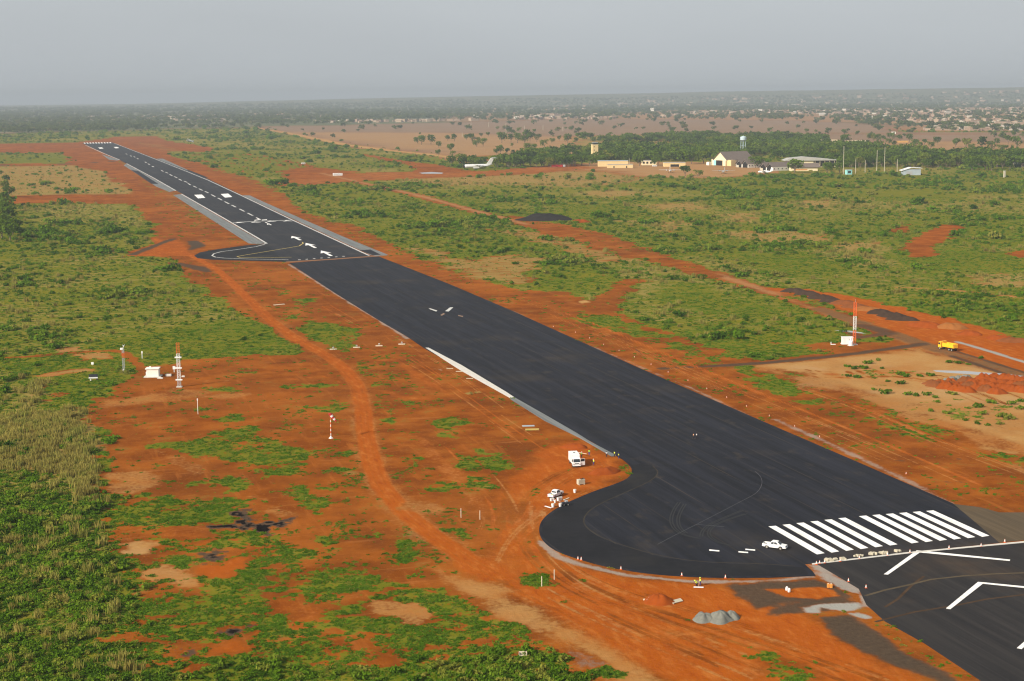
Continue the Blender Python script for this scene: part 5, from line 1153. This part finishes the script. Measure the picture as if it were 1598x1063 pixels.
for px, h in (((1316,272),34),((1368,270),28),((1380,270),32),((1350,269),15),((1335,271),18),((1400,270),17),((1297,246),14),((1250,238),16)):
    pole('tall thin pale pole rising before the airport wood', px, h, .34, None, 'tall poles before the wood', False)
for x, y, h in ((500,150,46),(585,42,45),(752,50,42),(920,112,98),(1097,72,35),(1275,82,45),(1465,92,45)):
    q = zz(640, 190, .1627)([(x, y)])[0]; pole('slim pole standing on the brown plain', q, h*.1627/ppm(*q), .5, None, 'power poles on the brown plain')
pole('pale lamp pole right of the low cream shed', (982,260), 11, .3, None, None, False)
o = thing('stone_pillar', 'square pale pillar standing before the wood at far right', 'pillar', G(1567.5,277)); MB().box((0,0,3.6), (1.9,1.9,7.2)).build('shaft', M_RUBBLE, o); MB().box((0,0,7.4), (2.3,2.3,.4)).build('cap', M_CONC, o)
# the distant town
def town():
    m, t, b = newmat('mud_house_walls'); oi = N(t, 'ShaderNodeObjectInfo'); cr = N(t, 'ShaderNodeValToRGB', [oi.outputs['Random']]); e = cr.color_ramp
    e.elements[0].color = (.25,.165,.11,1); e.elements[1].color = (.44,.41,.36,1); e.elements[1].position = .97
    for p, c in ((.3,(.30,.215,.145,1)),(.55,(.35,.27,.19,1)),(.8,(.28,.19,.135,1)),(.9,(.37,.325,.25,1))): e.elements.new(p).color = c
    t.links.new(cr.outputs[0], b.inputs['Base Color']); b.inputs['Roughness'].default_value = .9
    rng = random.Random(31); meshes = []
    for k in range(6):
        mb = MB(); L, D, H = 13+k, 8+(k % 3)*2, 4.5+(k % 3)*.9
        mb.box((0,0,H/2), (L,D,H)).box((0,0,H+.2), (L+.6,D+.6,.4))
        if k % 2: mb.box((L*.3,D*.9,H*.35), (L*.4,D,H*.7))
        if k == 3: mb.prism([(-D/2-.5,H),(D/2+.5,H),(0,H+2.4)], -L/2-.4, L/2+.4, lambda a, b_, c: (c, a, b_))
        for i in range(3): mb.box((-L*.32+i*L*.32, -D/2-.04, H*.5), (1.1,.1,1.5))
        me = bpy.data.meshes.new('house'); me.from_pydata(mb.v, [], mb.f); me.materials.append(m); meshes.append(me)
    def rnd(poly, n):
        P_ = np.array(Gs(poly)); lo, hi = P_.min(0), P_.max(0); out = []
        rg = np.random.default_rng(len(poly)+n)
        while len(out) < n:
            c = rg.random((4000, 2))*(hi-lo)+lo; c = c[inside(c, P_)]; out += [tuple(p) for p in c]
        return out[:n]
    A = rnd([(1440,203),(1475,196),(1598,190),(1680,190),(1680,204),(1450,204.5)], 300) + rnd([(1010,184.5),(1100,179),(1250,178),(1400,189),(1430,196),(1475,197),(1598,190),(1680,188),(1680,170),(1250,173),(1050,177)], 620) + rnd([(800,184),(850,179),(960,181),(960,186),(845,187),(800,188)], 110) + rnd([(1290,226),(1270,229),(960,247),(1080,238),(1110,236)], 12)
    A.sort(key=lambda p: math.hypot(p[0]-CX, p[1]-CY)); ind = A[:300]; rest = A[300:]
    for p in ind:
        s = rng.uniform(.75, 1.35); o = bpy.data.objects.new('mud_house', rng.choice(meshes)); COL.objects.link(o); o.location = (*p, 0); o.rotation_euler.z = AX + rng.choice([0,0,1.57]) + rng.uniform(-.25,.25); o.scale = (s,s,s*1.1)
        tag(o, 'small flat roofed mud house among many in the distant town', 'house', 'houses of the distant town')
    extra = rnd([(600,176),(1000,163),(1500,158),(1700,157),(1700,166),(1000,170),(600,181)], 240) + rnd([(30,186),(400,178),(600,180),(400,190),(30,194)], 90) + rnd([(470,191),(700,188),(760,188),(600,192)], 60)
    pts = np.array(rest + extra); rg = np.random.default_rng(3); s = .8+.6*rg.random(len(pts)); r_ = np.hypot(pts[:,0]-CX, pts[:,1]-CY); s *= 1 + np.clip((r_-5000)/9000, 0, 1)*.8
    scatter('distant_houses', np.c_[pts, hills(pts[:,0], pts[:,1])], np.stack([s,s,s*1.1],1), 6, collect([bpy.data.objects.new('house_kind', me) for me in meshes]))
town()
for i, (px, L, H, lb) in enumerate([((838,184.5),26,12,'white two storey house at the left end of the distant town'), ((806,185.5),22,11,'white house with red roof left of the distant town'), ((1018,176),18,24,'tall pale mosque tower rising from the distant town'), ((742,183),30,10,'long pale orange house row before the far trees')]):
    box_building('town_house', lb, px, AX, L, 12, H, M_WHITEWASH, M_DIRT if i == 1 else M_CREAM2, 4, 2)

# ------------------------------------------------------------------ masts and small installations
def lattice(root, z0, z1_, w0, w1, mat, name, n, r=.055):
    mb = MB(); c = [(1,1),(-1,1),(-1,-1),(1,-1)]
    P_ = lambda k, q: Vector((c[k][0]*(w0+(w1-w0)*q)/2, c[k][1]*(w0+(w1-w0)*q)/2, z0+(z1_-z0)*q))
    for k in range(4):
        mb.tube(P_(k,0), P_(k,1), r, r, 6)
        for i in range(n):
            a, b = i/n, (i+1)/n; mb.tube(P_(k,a), P_((k+1) % 4,b), r*.62, r*.62, 5); mb.tube(P_((k+1) % 4,a), P_(k,b), r*.62, r*.62, 5); mb.tube(P_(k,b), P_((k+1) % 4,b), r*.62, r*.62, 5)
    return mb.build(name, mat, root)
o = thing('lattice_mast', 'red and white lattice mast beside the white shelter at right', 'mast', G(1333,538), AX)
for i, m in enumerate((M_ORANGE, M_WHITE, M_ORANGE)): lattice(o, i*5.55+.2, (i+1)*5.55+.2, 1.0, 1.0, m, 'mast_section', 4, .042)
MB().box((0,0,.1), (2.2,2.2,.24)).build('base_slab', M_CONC, o); MB().tube((0,0,16.8), (0,0,18), .05).build('lightning_rod', M_STEEL, o)
o = thing('equipment_shelter', 'white corrugated shelter beside the red and white mast', 'shelter', G(1322,537), AX)
b = MB().box((0,0,1.45), (4.3,2.4,2.5))
for i in range(9): b.box((-2.0+i*.5,-1.22,1.45), (.24,.10,2.4))
b.build('wall', M_WHITE, o); MB().box((0,0,2.78), (4.6,2.7,.16)).build('roof', M_WHITE, o); MB().box((.9,-1.28,1.25), (.9,.06,1.9)).build('door', M_STEEL, o); MB().box((0,0,.1), (4.8,2.9,.2)).build('base_slab', M_CONC, o)
o = thing('storage_tank', 'upright white tank between the shelter and the mast', 'tank', G(1327.5,539.5)); MB().lathe([(.85,.1),(.85,1.7),(.55,1.95),(.30,2.0),(.30,3.0),(.1,3.1)], 16).build('tank', M_WHITE, o); MB().box((0,0,.05), (2,2,.14)).build('base_slab', M_CONC, o)
o = thing('vent_pipe', 'short bent white pipe on the ground left of the shelter', 'pipe', G(1300,538), AX); MB().tube((-.8,0,0), (-.8,0,1.1), .14).build('riser', M_WHITE, o); MB().box((.1,0,.12), (1.8,.5,.2)).build('foot', M_WHITE, o)
o = thing('antenna_mast', 'white lattice mast with red top and three white antenna boxes', 'mast', G(280,604), AX)
lattice(o, .2, 3.0, 1.0, 1.0, M_STEEL, 'mast_section', 3, .05); lattice(o, 3.0, 11.6, 1.0, 1.0, M_WHITE, 'mast_section', 6, .045); lattice(o, 11.6, 15.4, 1.0, .9, M_ORANGE, 'mast_section', 3, .032)
for z in (2.6, 6.7, 10.4):
    a = MB().box((.1,-.55,z), (2.3,.55,.42)).build('antenna_box', M_WHITE, o, .05); MB().box((.1,-.2,z), (.2,.6,.16)).build('bracket', M_STEEL, a)
MB().box((0,0,.1), (1.9,1.9,.22)).build('base_slab', M_CONC, o)
o = thing('antenna_mast', 'thin grey lattice mast with small white antennas at its top', 'mast', G(193.5,581), AX)
for i, m in enumerate((M_STEEL, M_STEEL, M_STEEL, M_ORANGE, M_STEEL)): lattice(o, i*1.75, (i+1)*1.75, .7, .7, m, 'mast_section', 3, .030)
p = MB().tube((0,0,8.7), (.3,0,9.6), .09).tube((.3,0,9.5), (.7,0,10.2), .12, .05).tube((.3,0,9.5), (-.1,0,10.1), .12, .05).box((-.5,0,8.6), (1.0,.2,.7)); p.build('antenna', M_WHITE, o); MB().lathe([(.1,.1),(.34,.3),(.34,.8),(.1,1.0)], 10, 'Z', (0,-.6,.2)).build('lamp', M_WHITE, o)
o = thing('equipment_hut', 'white flat roofed equipment hut on a raised slab beside the antenna mast', 'hut', G(239,588), AX+.04)
MB().box((0,0,.17), (5.9,4.2,.34)).build('base_slab', M_CONC, o); MB().box((.1,0,1.65), (4.2,3.0,2.7)).build('wall', M_WHITEWASH, o); MB().box((0,0,3.1), (4.8,3.6,.30)).build('roof', M_WHITEWASH, o); MB().box((-2.1,-.4,1.4), (.5,.9,1.0)).build('air_conditioner', M_WHITE, o); MB().box((-2.02,.8,1.3), (.05,.9,1.9)).build('door', M_STEEL, o)
MB().box((-1.0,.5,3.45), (.6,.5,.45)).build('roof_vent', M_WHITEWASH, o)
for px, sz, lb in (((263,587),(2.1,1.2,.7),'white concrete box on the ground right of the equipment hut'), ((250,591),(2.0,.7,.35),'small pale slab before the equipment hut'), ((286,588.5),(1.1,.7,.4),'small white block right of the antenna mast')):
    o = thing('concrete_box', lb, 'block', G(*px), AX); MB().box((0,0,sz[2]/2), sz).build('box', M_CONC, o, .04); MB().box((0,0,sz[2]+.03), (sz[0]*.8,sz[1]*.8,.06)).build('lid', M_WHITEWASH, o)
def post(name, label, cat, px, h, r=.09, mat=M_WHITE, top=None, group=None):
    o = thing(name, label, cat, G(*px), AX, group); MB().tube((0,0,0), (0,0,h), r, r, 8).build('post', mat, o)
    if top: MB().box((0,0,h-top[1]/2), (top[0],top[0]*.6,top[1])).build('head', mat, o)
post('sensor_post', 'short white post on the grass between the two antenna masts', 'post', (222,559.5), 2.8, .14, M_WHITE, (.5,.8))
post('sensor_box', 'white cube on a post left of the thin antenna mast', 'sensor', (144.5,570), 1.1, .08, M_WHITE, (.9,.8))
post('sensor_post', 'white drum on a post behind the antenna mast', 'sensor', (272,581), 2.2, .15, M_WHITE, (.9,1.1))
post('marker_pole', 'lone white pole on the red earth below the antenna mast', 'pole', (309,646.5), 5.0, .09, M_WHITE, (.32,.6))
for px, h, lb in (((719.5,808),2.3,'grey stake left of a second one beside the dirt road'), ((749,811),2.2,'brown and white stake right of a grey one beside the dirt road'), ((845.5,915),2.1,'white stake in the green patch at the bend of the dirt road'), ((865,904.5),2.1,'reddish white stake right of the green patch at the dirt road bend')):
    post('stake', lb, 'stake', px, h, .09, M_BOARD)
o = thing('sign_board', 'dark rectangular board on white legs at the grass edge', 'board', G(146,594), AX+.1)
MB().box((0,0,1.75), (3.0,.16,1.0)).build('panel', M_NAVY, o); MB().box((0,-.25,1.05), (3.1,.6,.35)).build('shelf', M_WHITE, o)
for x in (-1.0, 1.2): MB().box((x,0,.6), (.4,.2,1.2)).build('leg', M_WHITE if x < 0 else M_NAVY, o)
o = thing('windsock', 'red and white drooping windsock on a banded pole', 'windsock', G(516.5,684), AX)
for i in range(9): MB().tube((0,0,.15+i*.66), (0,0,.15+(i+1)*.66), .11, .11, 8).build('pole_band', M_WHITE if i % 2 else M_ORANGE, o)
MB().lathe([(.75,0),(.35,.25),(.16,.7)], 4).build('base', M_WHITE, o)
MB().tube((0,0,6.0), (-.15,0,7.5), .07).build('mast_head', M_RED, o)
for i in range(5):
    a, b = i/5, (i+1)/5; A_ = Vector((-.15+a*1.75,0,7.35-a*2.7+a*a*.4)); B_ = Vector((-.15+b*1.75,0,7.35-b*2.7+b*b*.4))
    MB().tube(A_, B_, .48-.2*a, .48-.2*b, 12).build('sock_band', M_RED if i % 2 == 0 else M_WHITE, o)
MB().lathe([(.42,-.03),(.48,-.03),(.48,.03),(.42,.03)], 14, 'Z', (-.15,0,7.4)).build('hoop', M_RED, o)
for i, px in enumerate([(520,545.5),(556.5,542.5),(591.5,540),(627,537.5)]):
    lb = ['leftmost of four pale light units set in a line across the red earth', 'second from the left of four pale light units in a line', 'third from the left of four pale light units in a line', 'rightmost of four pale light units, nearest the runway'][i]
    o = thing('approach_light', lb, 'light unit', G(*px), AX+R(4), 'row of four light units')
    MB().box((0,0,.08), (2.7,1.5,.22)).build('base_slab', M_BOARD, o)
    u = MB().box((0,.5,.72), (.55,.8,.30)).build('light_box', M_WHITE, o, .03); MB().box((0,.08,.72), (.40,.04,.2)).build('lens', M_GLASS, u)
    for x in (-.2,.2): MB().tube((x,.5,.15), (x,.5,.6), .05).build('leg', M_STEEL, o)
# cones, buckets, rubble
def cone(px, label, group, h=.8):
    o = thing('traffic_cone', label, 'cone', G(*px), 0, group)
    MB().box((0,0,.04), (.5*h,.5*h,.08)).build('base', M_ORANGE, o); MB().lathe([(.20*h,.08),(.17*h,.25*h)], 10).build('lower_cone', M_ORANGE, o)
    MB().lathe([(.17*h,.25*h),(.075*h,.85*h)], 10).build('white_band', M_WHITE, o); MB().lathe([(.075*h,.85*h),(.05*h,h)], 10).build('tip', M_ORANGE, o); return o
c0 = None
for px in [(863.5,510.5),(898,519.5),(920,528.5),(942,538.5),(966,548),(990,558),(1016,569.5),(1042.6,581.5),(1073.6,594.5),(1103,607.5),(1134,621),(1165,635),(1200.5,650),(1240,666),(1279,682.5),(1414,740)]:
    if c0 is None: c0 = cone(px, 'small cone in the line of cones beside the right edge of the runway', 'cones along the right runway edge', .6)
    else: dup(c0, G(*px))
for px, lb in [((902,873.5),'left cone of a close pair on the rim of the turning pad'), ((907,874.5),'right cone of a close pair on the rim of the turning pad'), ((969,889),'lone cone on the rim of the pad right of the close pair'), ((1064,899),'cone on the rim of the pad left of the standing worker'), ((1132,902.5),'cone with orange base right of the standing worker'), ((1324,908),'cone at the dusty corner of the overrun pavement'), ((1351.5,918),'larger cone on the overrun pavement by the gravel spill'), ((1481,856.5),'grey tinted cone on the joint kerb above the long chevron arm'), ((1531,853),'red cone on the joint kerb right of the chevron'), ((1568,846.5),'red cone on the joint kerb furthest right'), ((1274,881),'leftmost cone at the corner of the joint kerb'), ((1279,880),'second cone from the left at the corner of the joint kerb'), ((1287,879),'third cone from the left on the joint kerb'), ((1311,876.5),'cone between the first two rubble piles on the joint kerb'), ((1341,872),'cone in front of the middle rubble piles on the joint kerb'), ((1385,867),'cone right of the rubble piles on the joint kerb'), ((1420,862.7),'cone beside the apex of the first chevron')]:
    dup(c0, G(*px), 0, lb, 1.35); 
for ob in list(S.objects):
    if ob.name.startswith('traffic_cone') and ob.parent is None and 'line of cones' not in ob['label']: ob['group'] = 'cones round the building site'
def rubble(px, label, n, seed, L):
    o = thing('rubble_pile', label, 'rubble', G(*px), AX+R(4)); rng = random.Random(seed)
    for i in range(n):
        s = rng.uniform(.35,.8); MB().box((rng.uniform(-L,L), rng.uniform(-.35,.35), s*.35), (s*1.3,s,s*.75), rng.random()*3, rng.uniform(-.3,.3)).build('concrete_lump', M_RUBBLE, o, .05)
for i, (px, lb, n, L) in enumerate([((1298,875.5),'double pile of concrete lumps, leftmost on the joint kerb',7,1.1), ((1316.5,873),'small flat pile of concrete lumps, second on the joint kerb',4,.7), ((1341,868.5),'rubble pile third from the left on the joint kerb',6,1.0), ((1362.5,865.5),'square stack of concrete blocks on the joint kerb',7,.7), ((1378,864.5),'rounded rubble pile right of the square stack',5,.8), ((1399,861),'last rubble pile before the chevron apex',5,.8)]): rubble(px, lb, n, 70+i, L)
def bucket(px, label, s=1.0, mat=M_WHITE):
    o = thing('bucket', label, 'bucket', G(*px), 0, 'white buckets by the pad edge'); MB().lathe([(.24*s,0),(.32*s,.62*s),(.34*s,.66*s),(.30*s,.68*s)], 14).build('pail', mat, o); MB().lathe([(.30*s,.68*s),(.31*s,.72*s)], 14).build('lid', M_CONC, o)
for px, lb, s in [((860,782),'left white bucket of a pair behind the pickup',.95), ((863.2,781.6),'right white bucket of a pair behind the pickup',.95), ((866.2,784.5),'white bucket just below the pair behind the pickup',.95), ((862.8,791.5),'white bucket nearest the pad kerb at left',1.25), ((874.3,790.8),'white bucket beside the paving machine',1.2), ((897,769),'lone white bucket right of the pickup',1.2), ((871,781.5),'left white drum of three standing together',1.15), ((873.2,781),'middle white drum of three standing together',1.15), ((875.4,780.5),'right white drum of three standing together',1.15)]: bucket(px, lb, s)
def plank(a, b, w, label, name='plank', mat=M_BOARD, z=.12, z2=None, th=.08):
    p, q = Vector(G(*a)), Vector(G(*b)); o = MB().box((0,0,0), ((q-p).length, w, th)).build(name, mat, None, .01); o.location = (*((p+q)/2), z); o.rotation_euler.z = math.atan2(q.y-p.y, q.x-p.x)
    if z2: o.rotation_euler.y = -z2
    return tag(o, label, 'plank')
plank((850.5,790.5), (860.5,793.5), .45, 'pale plank lying left of the white buckets', mat=M_WHITE); plank((879.5,781), (888,777.7), .35, 'pale plank lying right of the three white drums')
plank((900,710.5), (915.5,713.5), .30, 'pale beam sticking out beside the box truck', z=.9); plank((1082.5,917), (1098,917.5), .55, 'white board on the earth beneath the kneeling worker', mat=M_WHITE)
plank((427.5,476.5), (444,475), 1.6, 'pale slab lying on the red earth left of the runway', 'slab', M_BOARD, .1, None, .2); plank((815,665.5), (834,665), 1.6, 'bluish grey sheet lying by the runway kerb', 'metal_sheet', M_ROOFB); plank((820,671.5), (841,671), .9, 'yellow timber stack lying by the runway kerb', 'timber_stack', M_YEL, .2, None, .35)
for px, lb in (((702,575.5),'small pale slab near the kerb start left of the runway'), ((716.5,580),'grey slab below the first one near the kerb start'), ((733,591),'grey slab further along the kerb')):
    o = tag(MB().box((0,0,.08), (2.4,.8,.16)).build('slab', M_RUBBLE, None, .02), lb, 'slab'); o.location = (*G(*px), 0); o.rotation_euler.z = AX
def machine():
    o = thing('paving_machine', 'small dark machine with wheels at the pad kerb by the buckets', 'machine', G(882,789), AX+.4)
    MB().box((0,0,.65), (1.7,.8,.5)).build('engine_block', M_NAVY, o, .05); MB().box((.3,0,1.05), (.7,.6,.35)).build('hopper', M_STEEL, o, .04); MB().tube((-.8,.3,.7), (-1.6,.3,1.25), .05).tube((-.8,-.3,.7), (-1.6,-.3,1.25), .05).tube((-1.6,.3,1.25), (-1.6,-.3,1.25), .05).build('handle', M_STEEL, o)
    for x in (-.55,.55):
        for y in (-.48,.48): wheel(o, x, y, .30, .16)
machine()
o = thing('generator', 'pale grey box shaped generator on the earth below the truck', 'generator', G(906.5,756), AX+R(25))
MB().box((0,0,.75), (1.9,1.1,1.2)).build('housing', M_RUBBLE, o, .04); MB().box((.3,0,1.38), (.8,.7,.08)).build('hatch', M_DARK, o); MB().box((.97,0,.75), (.06,.9,.9)).build('grille', M_DARK, o)
for x in (-.7,.7): MB().box((x,0,.08), (.2,1.2,.16)).build('skid', M_BOARD, o)
o = thing('wooden_box', 'small white open box at the edge of the bushes below the dirt road', 'box', G(816,1024), AX)
for p_, s_ in (((0,.55,.35),(1.4,.08,.7)), ((0,-.55,.22),(1.4,.08,.44)), ((.68,0,.3),(.08,1.1,.6)), ((-.68,0,.3),(.08,1.1,.6))): MB().box(p_, s_).build('side_board', M_BOARD, o)
for px, lb in (((1228,922),'white sack standing on orange earth by the joint corner'), ((1231.5,924.5),'small white sack lying beside the standing one')):
    o = tag(MB().lathe([(.22,0),(.34,.15),(.32,.6),(.20,.85),(.05,.9)], 10).build('sack', M_WHITE, None, smooth=True), lb, 'sack'); o.location = (*G(*px), 0); o.scale = (1,.7,1 if 'standing on' in lb else .6)
for px, lb in (((1292.5,917),'left orange box of a pair by the joint corner'), ((1297,917.5),'right orange box of a pair by the joint corner')):
    o = thing('barrier_box', lb, 'barrier', G(*px), AX); MB().box((0,0,.4), (.5,.4,.8)).build('box', flat('ochre_plastic', (.6,.25,.05), .6), o, .04); MB().box((0,0,.85), (.3,.2,.1)).build('grip', M_BOARD, o)

# ------------------------------------------------------------------ people
def skinned(name, chains, mat, parent, sub=1):
    """chains: list of [(x,y,z,radius), ...]; a chain may start with the index of an earlier vertex"""
    v, r, e = [], [], []
    for c in chains:
        prev = None
        for p in c:
            if isinstance(p, int): prev = p; continue
            v.append(p[:3]); r.append(p[3]); 
            if prev is not None: e.append((prev, len(v)-1))
            prev = len(v)-1
    me = bpy.data.meshes.new(name); me.from_pydata(v, e, []); o = link(name, me, mat, parent)
    md = o.modifiers.new('skin', 'SKIN'); md.use_smooth_shade = True
    sv = me.skin_vertices[0].data
    for i, q in enumerate(r): sv[i].radius = (q, q); sv[i].use_root = False
    sv[0].use_root = True; sb = o.modifiers.new('smooth', 'SUBSURF'); sb.levels = sb.render_levels = sub
    return o
def person(label, px, rz, pose='stand', top=M_VEST, legs=M_NAVY, helmet=None, group=None):
    o = thing('person', label, 'person', G(*px), rz, group)
    st = .22 if pose == 'walk' else 0
    if pose in ('stand', 'walk'):
        hip = (0,0,.92); ch = (.02,0,1.32); nk = (.03,0,1.50); hd = (.06,0,1.64); tp_ = (.05,0,1.73)
        kn = [(.05+st*.6,.11,.50), (.05-st*.5,-.11,.50)]; an = [(st,.11,.09), (-st*1.2,-.11,.11)]
        el = [(-.05-st*.5,.27,1.12), (-.02+st*.5,-.27,1.12)]; wr = [(.10-st*.4,.28,.88), (.12+st*.5,-.28,.88)]
    else:
        hip = (-.18,0,.52 if pose == 'kneel' else .62); ch = (.10,0,.90 if pose == 'kneel' else .80); nk = (.24,0,1.04 if pose == 'kneel' else .84); hd = (.34,0,1.14 if pose == 'kneel' else .86); tp_ = (.40,0,1.22 if pose == 'kneel' else .90)
        kn = [(.22,.14,.46), (.12,-.14,.12 if pose == 'kneel' else .46)]; an = [(-.05,.13,.09), (-.28,-.13,.09)]
        el = [(.26,.27,.72), (.26,-.27,.72)]; wr = [(.46,.20,.52), (.46,-.20,.52)]
    lp = lambda a, b, t: tuple(a[i]+(b[i]-a[i])*t for i in range(3))
    ch_list = [[(*hip,.135), (*lp(hip,ch,.5),.125), (*ch,.150), (*nk,.058), (*hd,.092), (*tp_,.070)]]
    ch_list.append([4, (hd[0]+.105, 0, hd[2]-.01, .018)])                       # nose
    n = 7
    for s, k, a in ((1, kn[0], an[0]), (-1, kn[1], an[1])):
        ch_list.append([0, (hip[0], s*.10, hip[2]-.06, .095), (*k,.062), (*a,.042), (a[0]+.15, a[1], .035, .036)]); n += 4
    for s, el_, w in ((1, el[0], wr[0]), (-1, el[1], wr[1])):
        ch_list.append([2, (ch[0], s*.19, ch[2]+.07, .058), (*el_,.042), (*w,.028)]); wi = n+2; n += 3
        d = Vector(w) - Vector(el_); d.normalize(); pc = Vector(w)+d*.08; ch_list.append([wi, (*pc,.034)]); pi_ = n; n += 1
        sd_ = Vector((0,1,0)).cross(d).normalized() if abs(d.y) < .9 else Vector((1,0,0))
        for q, ln in ((-.030,.062),(-.010,.075),(.011,.070),(.031,.055)):
            b0 = pc + d*.03 + sd_*q; b1 = b0 + d*ln*.5 + Vector((0,-s*.006,0)); b2 = b1 + d*ln*.5 + Vector((0,-s*.016,0)); ch_list.append([pi_, (*b0,.010), (*b1,.009), (*b2,.008)]); n += 3
        t0 = Vector(w)+d*.03+sd_*.034; t1 = t0+d*.035+sd_*.022; ch_list.append([wi, (*t0,.011), (*t1,.009)]); n += 2
    skinned('body', ch_list, M_SKIN, o)
    skinned('trousers', [[(hip[0],0,hip[2]+.02,.15)]] + [[0, (hip[0], s*.10, hip[2]-.06, .115), (*k,.085), (*lp(k,a,.85),.07)] for s, k, a in ((1, kn[0], an[0]), (-1, kn[1], an[1]))], legs, o)
    skinned('jacket', [[(*lp(hip,ch,.12),.155), (*lp(hip,ch,.55),.155), (*ch,.175), (*lp(ch,nk,.7),.11)]] + [[2, (ch[0], s*.19, ch[2]+.06, .078), (*lp((ch[0],s*.19,ch[2]+.06),e_,.8),.062)] for s, e_ in ((1, el[0]), (-1, el[1]))], top, o)
    if helmet: MB().lathe([(.17,0),(.13,.02),(.125,.08),(.08,.13),(.02,.15)], 14, 'Z', (hd[0],0,hd[2]+.03)).build('helmet', helmet, o, smooth=True)
    else: MB().lathe([(.085,-.02),(.105,.03),(.085,.09),(.02,.115)], 12, 'Z', (hd[0]-.02,0,hd[2]+.02)).build('hair', M_HAIR, o, smooth=True)
    for s in (-1, 1): MB().box((hd[0]+.09, s*.035, hd[2]+.012), (.012,.022,.012)).build('eye', M_HAIR, o)
    return o
person('left walker of a pair on the runway in a pale orange top', (1082.3,685), AX+R(170), 'walk', M_VESTO, M_NAVY)
person('right walker of a pair on the runway in a white top', (1087,684.7), AX+R(175), 'walk', M_WHITE, M_NAVY)
person('worker in yellow vest and dark trousers on the runway edge by the kerb', (959,713.5), AX+R(200), 'stand', M_VEST, M_NAVY)
person('worker in yellow vest and blue trousers right of another at the kerb', (965.5,716.5), AX+R(160), 'stand', M_VEST, M_BLUE, M_BLUE)
person('worker in green and white vest behind the box truck', (907.5,715), AX+R(-40), 'stand', M_VESTG, M_NAVY, M_WHITE)
person('worker in green vest standing by the broken stones beyond the truck', (919.5,711), AX+R(-100), 'stand', M_VESTG, M_BLUE)
person('worker in bright green vest beside the open truck door', (910,726), AX+R(190), 'stand', M_VESTG, M_VESTG)
person('worker in white and yellow vest walking right of the truck', (926.5,726.5), AX+R(200), 'walk', M_VEST, M_BLUE, M_WHITE)
person('worker in dark clothes bending behind the grey generator', (911,751.5), AX+R(200), 'bend', M_NAVY, M_BLUE)
person('worker in pale yellow crouching behind the pickup tailgate', (861.5,778.5), AX+R(100), 'kneel', M_VEST, M_NAVY)
person('worker in grey standing on the fresh kerb strip', (946.5,714), AX+R(60), 'stand', M_STEEL, M_NAVY)
person('standing worker in yellow vest and blue overalls holding a rod on the earth', (1092.8,914.5), AX+R(190), 'stand', M_VEST, M_BLUE, M_VEST)
person('worker in yellow vest kneeling over the white board', (1087,914.8), AX+R(180), 'kneel', M_VEST, M_NAVY, M_VEST)
tag(MB().tube((0,0,.02), (.35,.15,1.9), .03).build('survey_rod', M_BOARD), 'thin survey rod leaning in front of the standing worker', 'rod').location = (*G(1090.3,915), 0)

# ------------------------------------------------------------------ shrubs one can tell apart
SH = [bush_proto(30+i).data for i in range(3)]
rng = random.Random(8)
for x, y in [(490,680),(530,692),(620,660),(545,745),(490,738),(740,770),(820,785),(820,728),(850,740),(935,738),(1000,735),(650,822),(720,842),(865,852),(910,858),(975,852),(1030,868),(1110,842),(1140,850),(1290,928),(1505,908),(1550,892),(1375,902),(1320,970),(1000,952),(1100,967),(1450,987),(1215,1010),(1290,1030),(1350,1040),(1430,1032),(1490,1000),(1550,938),(1040,897),(700,690),(1120,655),(1177,660),(1235,668),(680,640),(590,690)]:
    o = bpy.data.objects.new('shrub', rng.choice(SH)); COL.objects.link(o); o.location = (*G(*z8([(x,y)])[0]), -.05); s = rng.uniform(.9,2.0); o.scale = (s*1.2,s*1.2,s*.9); o.rotation_euler.z = rng.random()*6
    tag(o, 'small green shrub growing alone on the pale sand flat', 'shrub', 'shrubs on the sand flat')
for x, y, h in [(640,842,5),(1150,790,9),(600,1045,6),(1157,938,7),(210,672,5),(1400,748,7),(790,890,6),(1290,640,6),(930,650,5),(1425,840,6),(700,940,6),(1480,640,7),(150,590,7),(560,640,5),(1095,655,8),(860,575,6)]:
    q = z4([(x, y)])[0]; o = bpy.data.objects.new('tall_shrub', rng.choice(SH)); COL.objects.link(o); o.location = (*G(*q), -.05); o.scale = (h*.75,h*.75,h*.72); o.rotation_euler.z = rng.random()*6
    tag(o, 'tall dark shrub standing above the green scrub on the right', 'shrub', 'tall shrubs in the right scrub')

# ------------------------------------------------------------------ the dusty air
hz = MB().box((2000, 9000, 94.5), (66000, 66000, 191)).build('haze', None)
m = bpy.data.materials.new('dusty_air'); m.use_nodes = True; t = m.node_tree; t.nodes.clear()
o_ = t.nodes.new('ShaderNodeOutputMaterial'); v_ = t.nodes.new('ShaderNodeVolumePrincipled')
v_.inputs['Color'].default_value = (.44, .50, .57, 1); v_.inputs['Density'].default_value = 8.5e-5; v_.inputs['Anisotropy'].default_value = 0.0
t.links.new(v_.outputs[0], o_.inputs['Volume']); hz.data.materials.append(m); hz['kind'] = 'stuff'
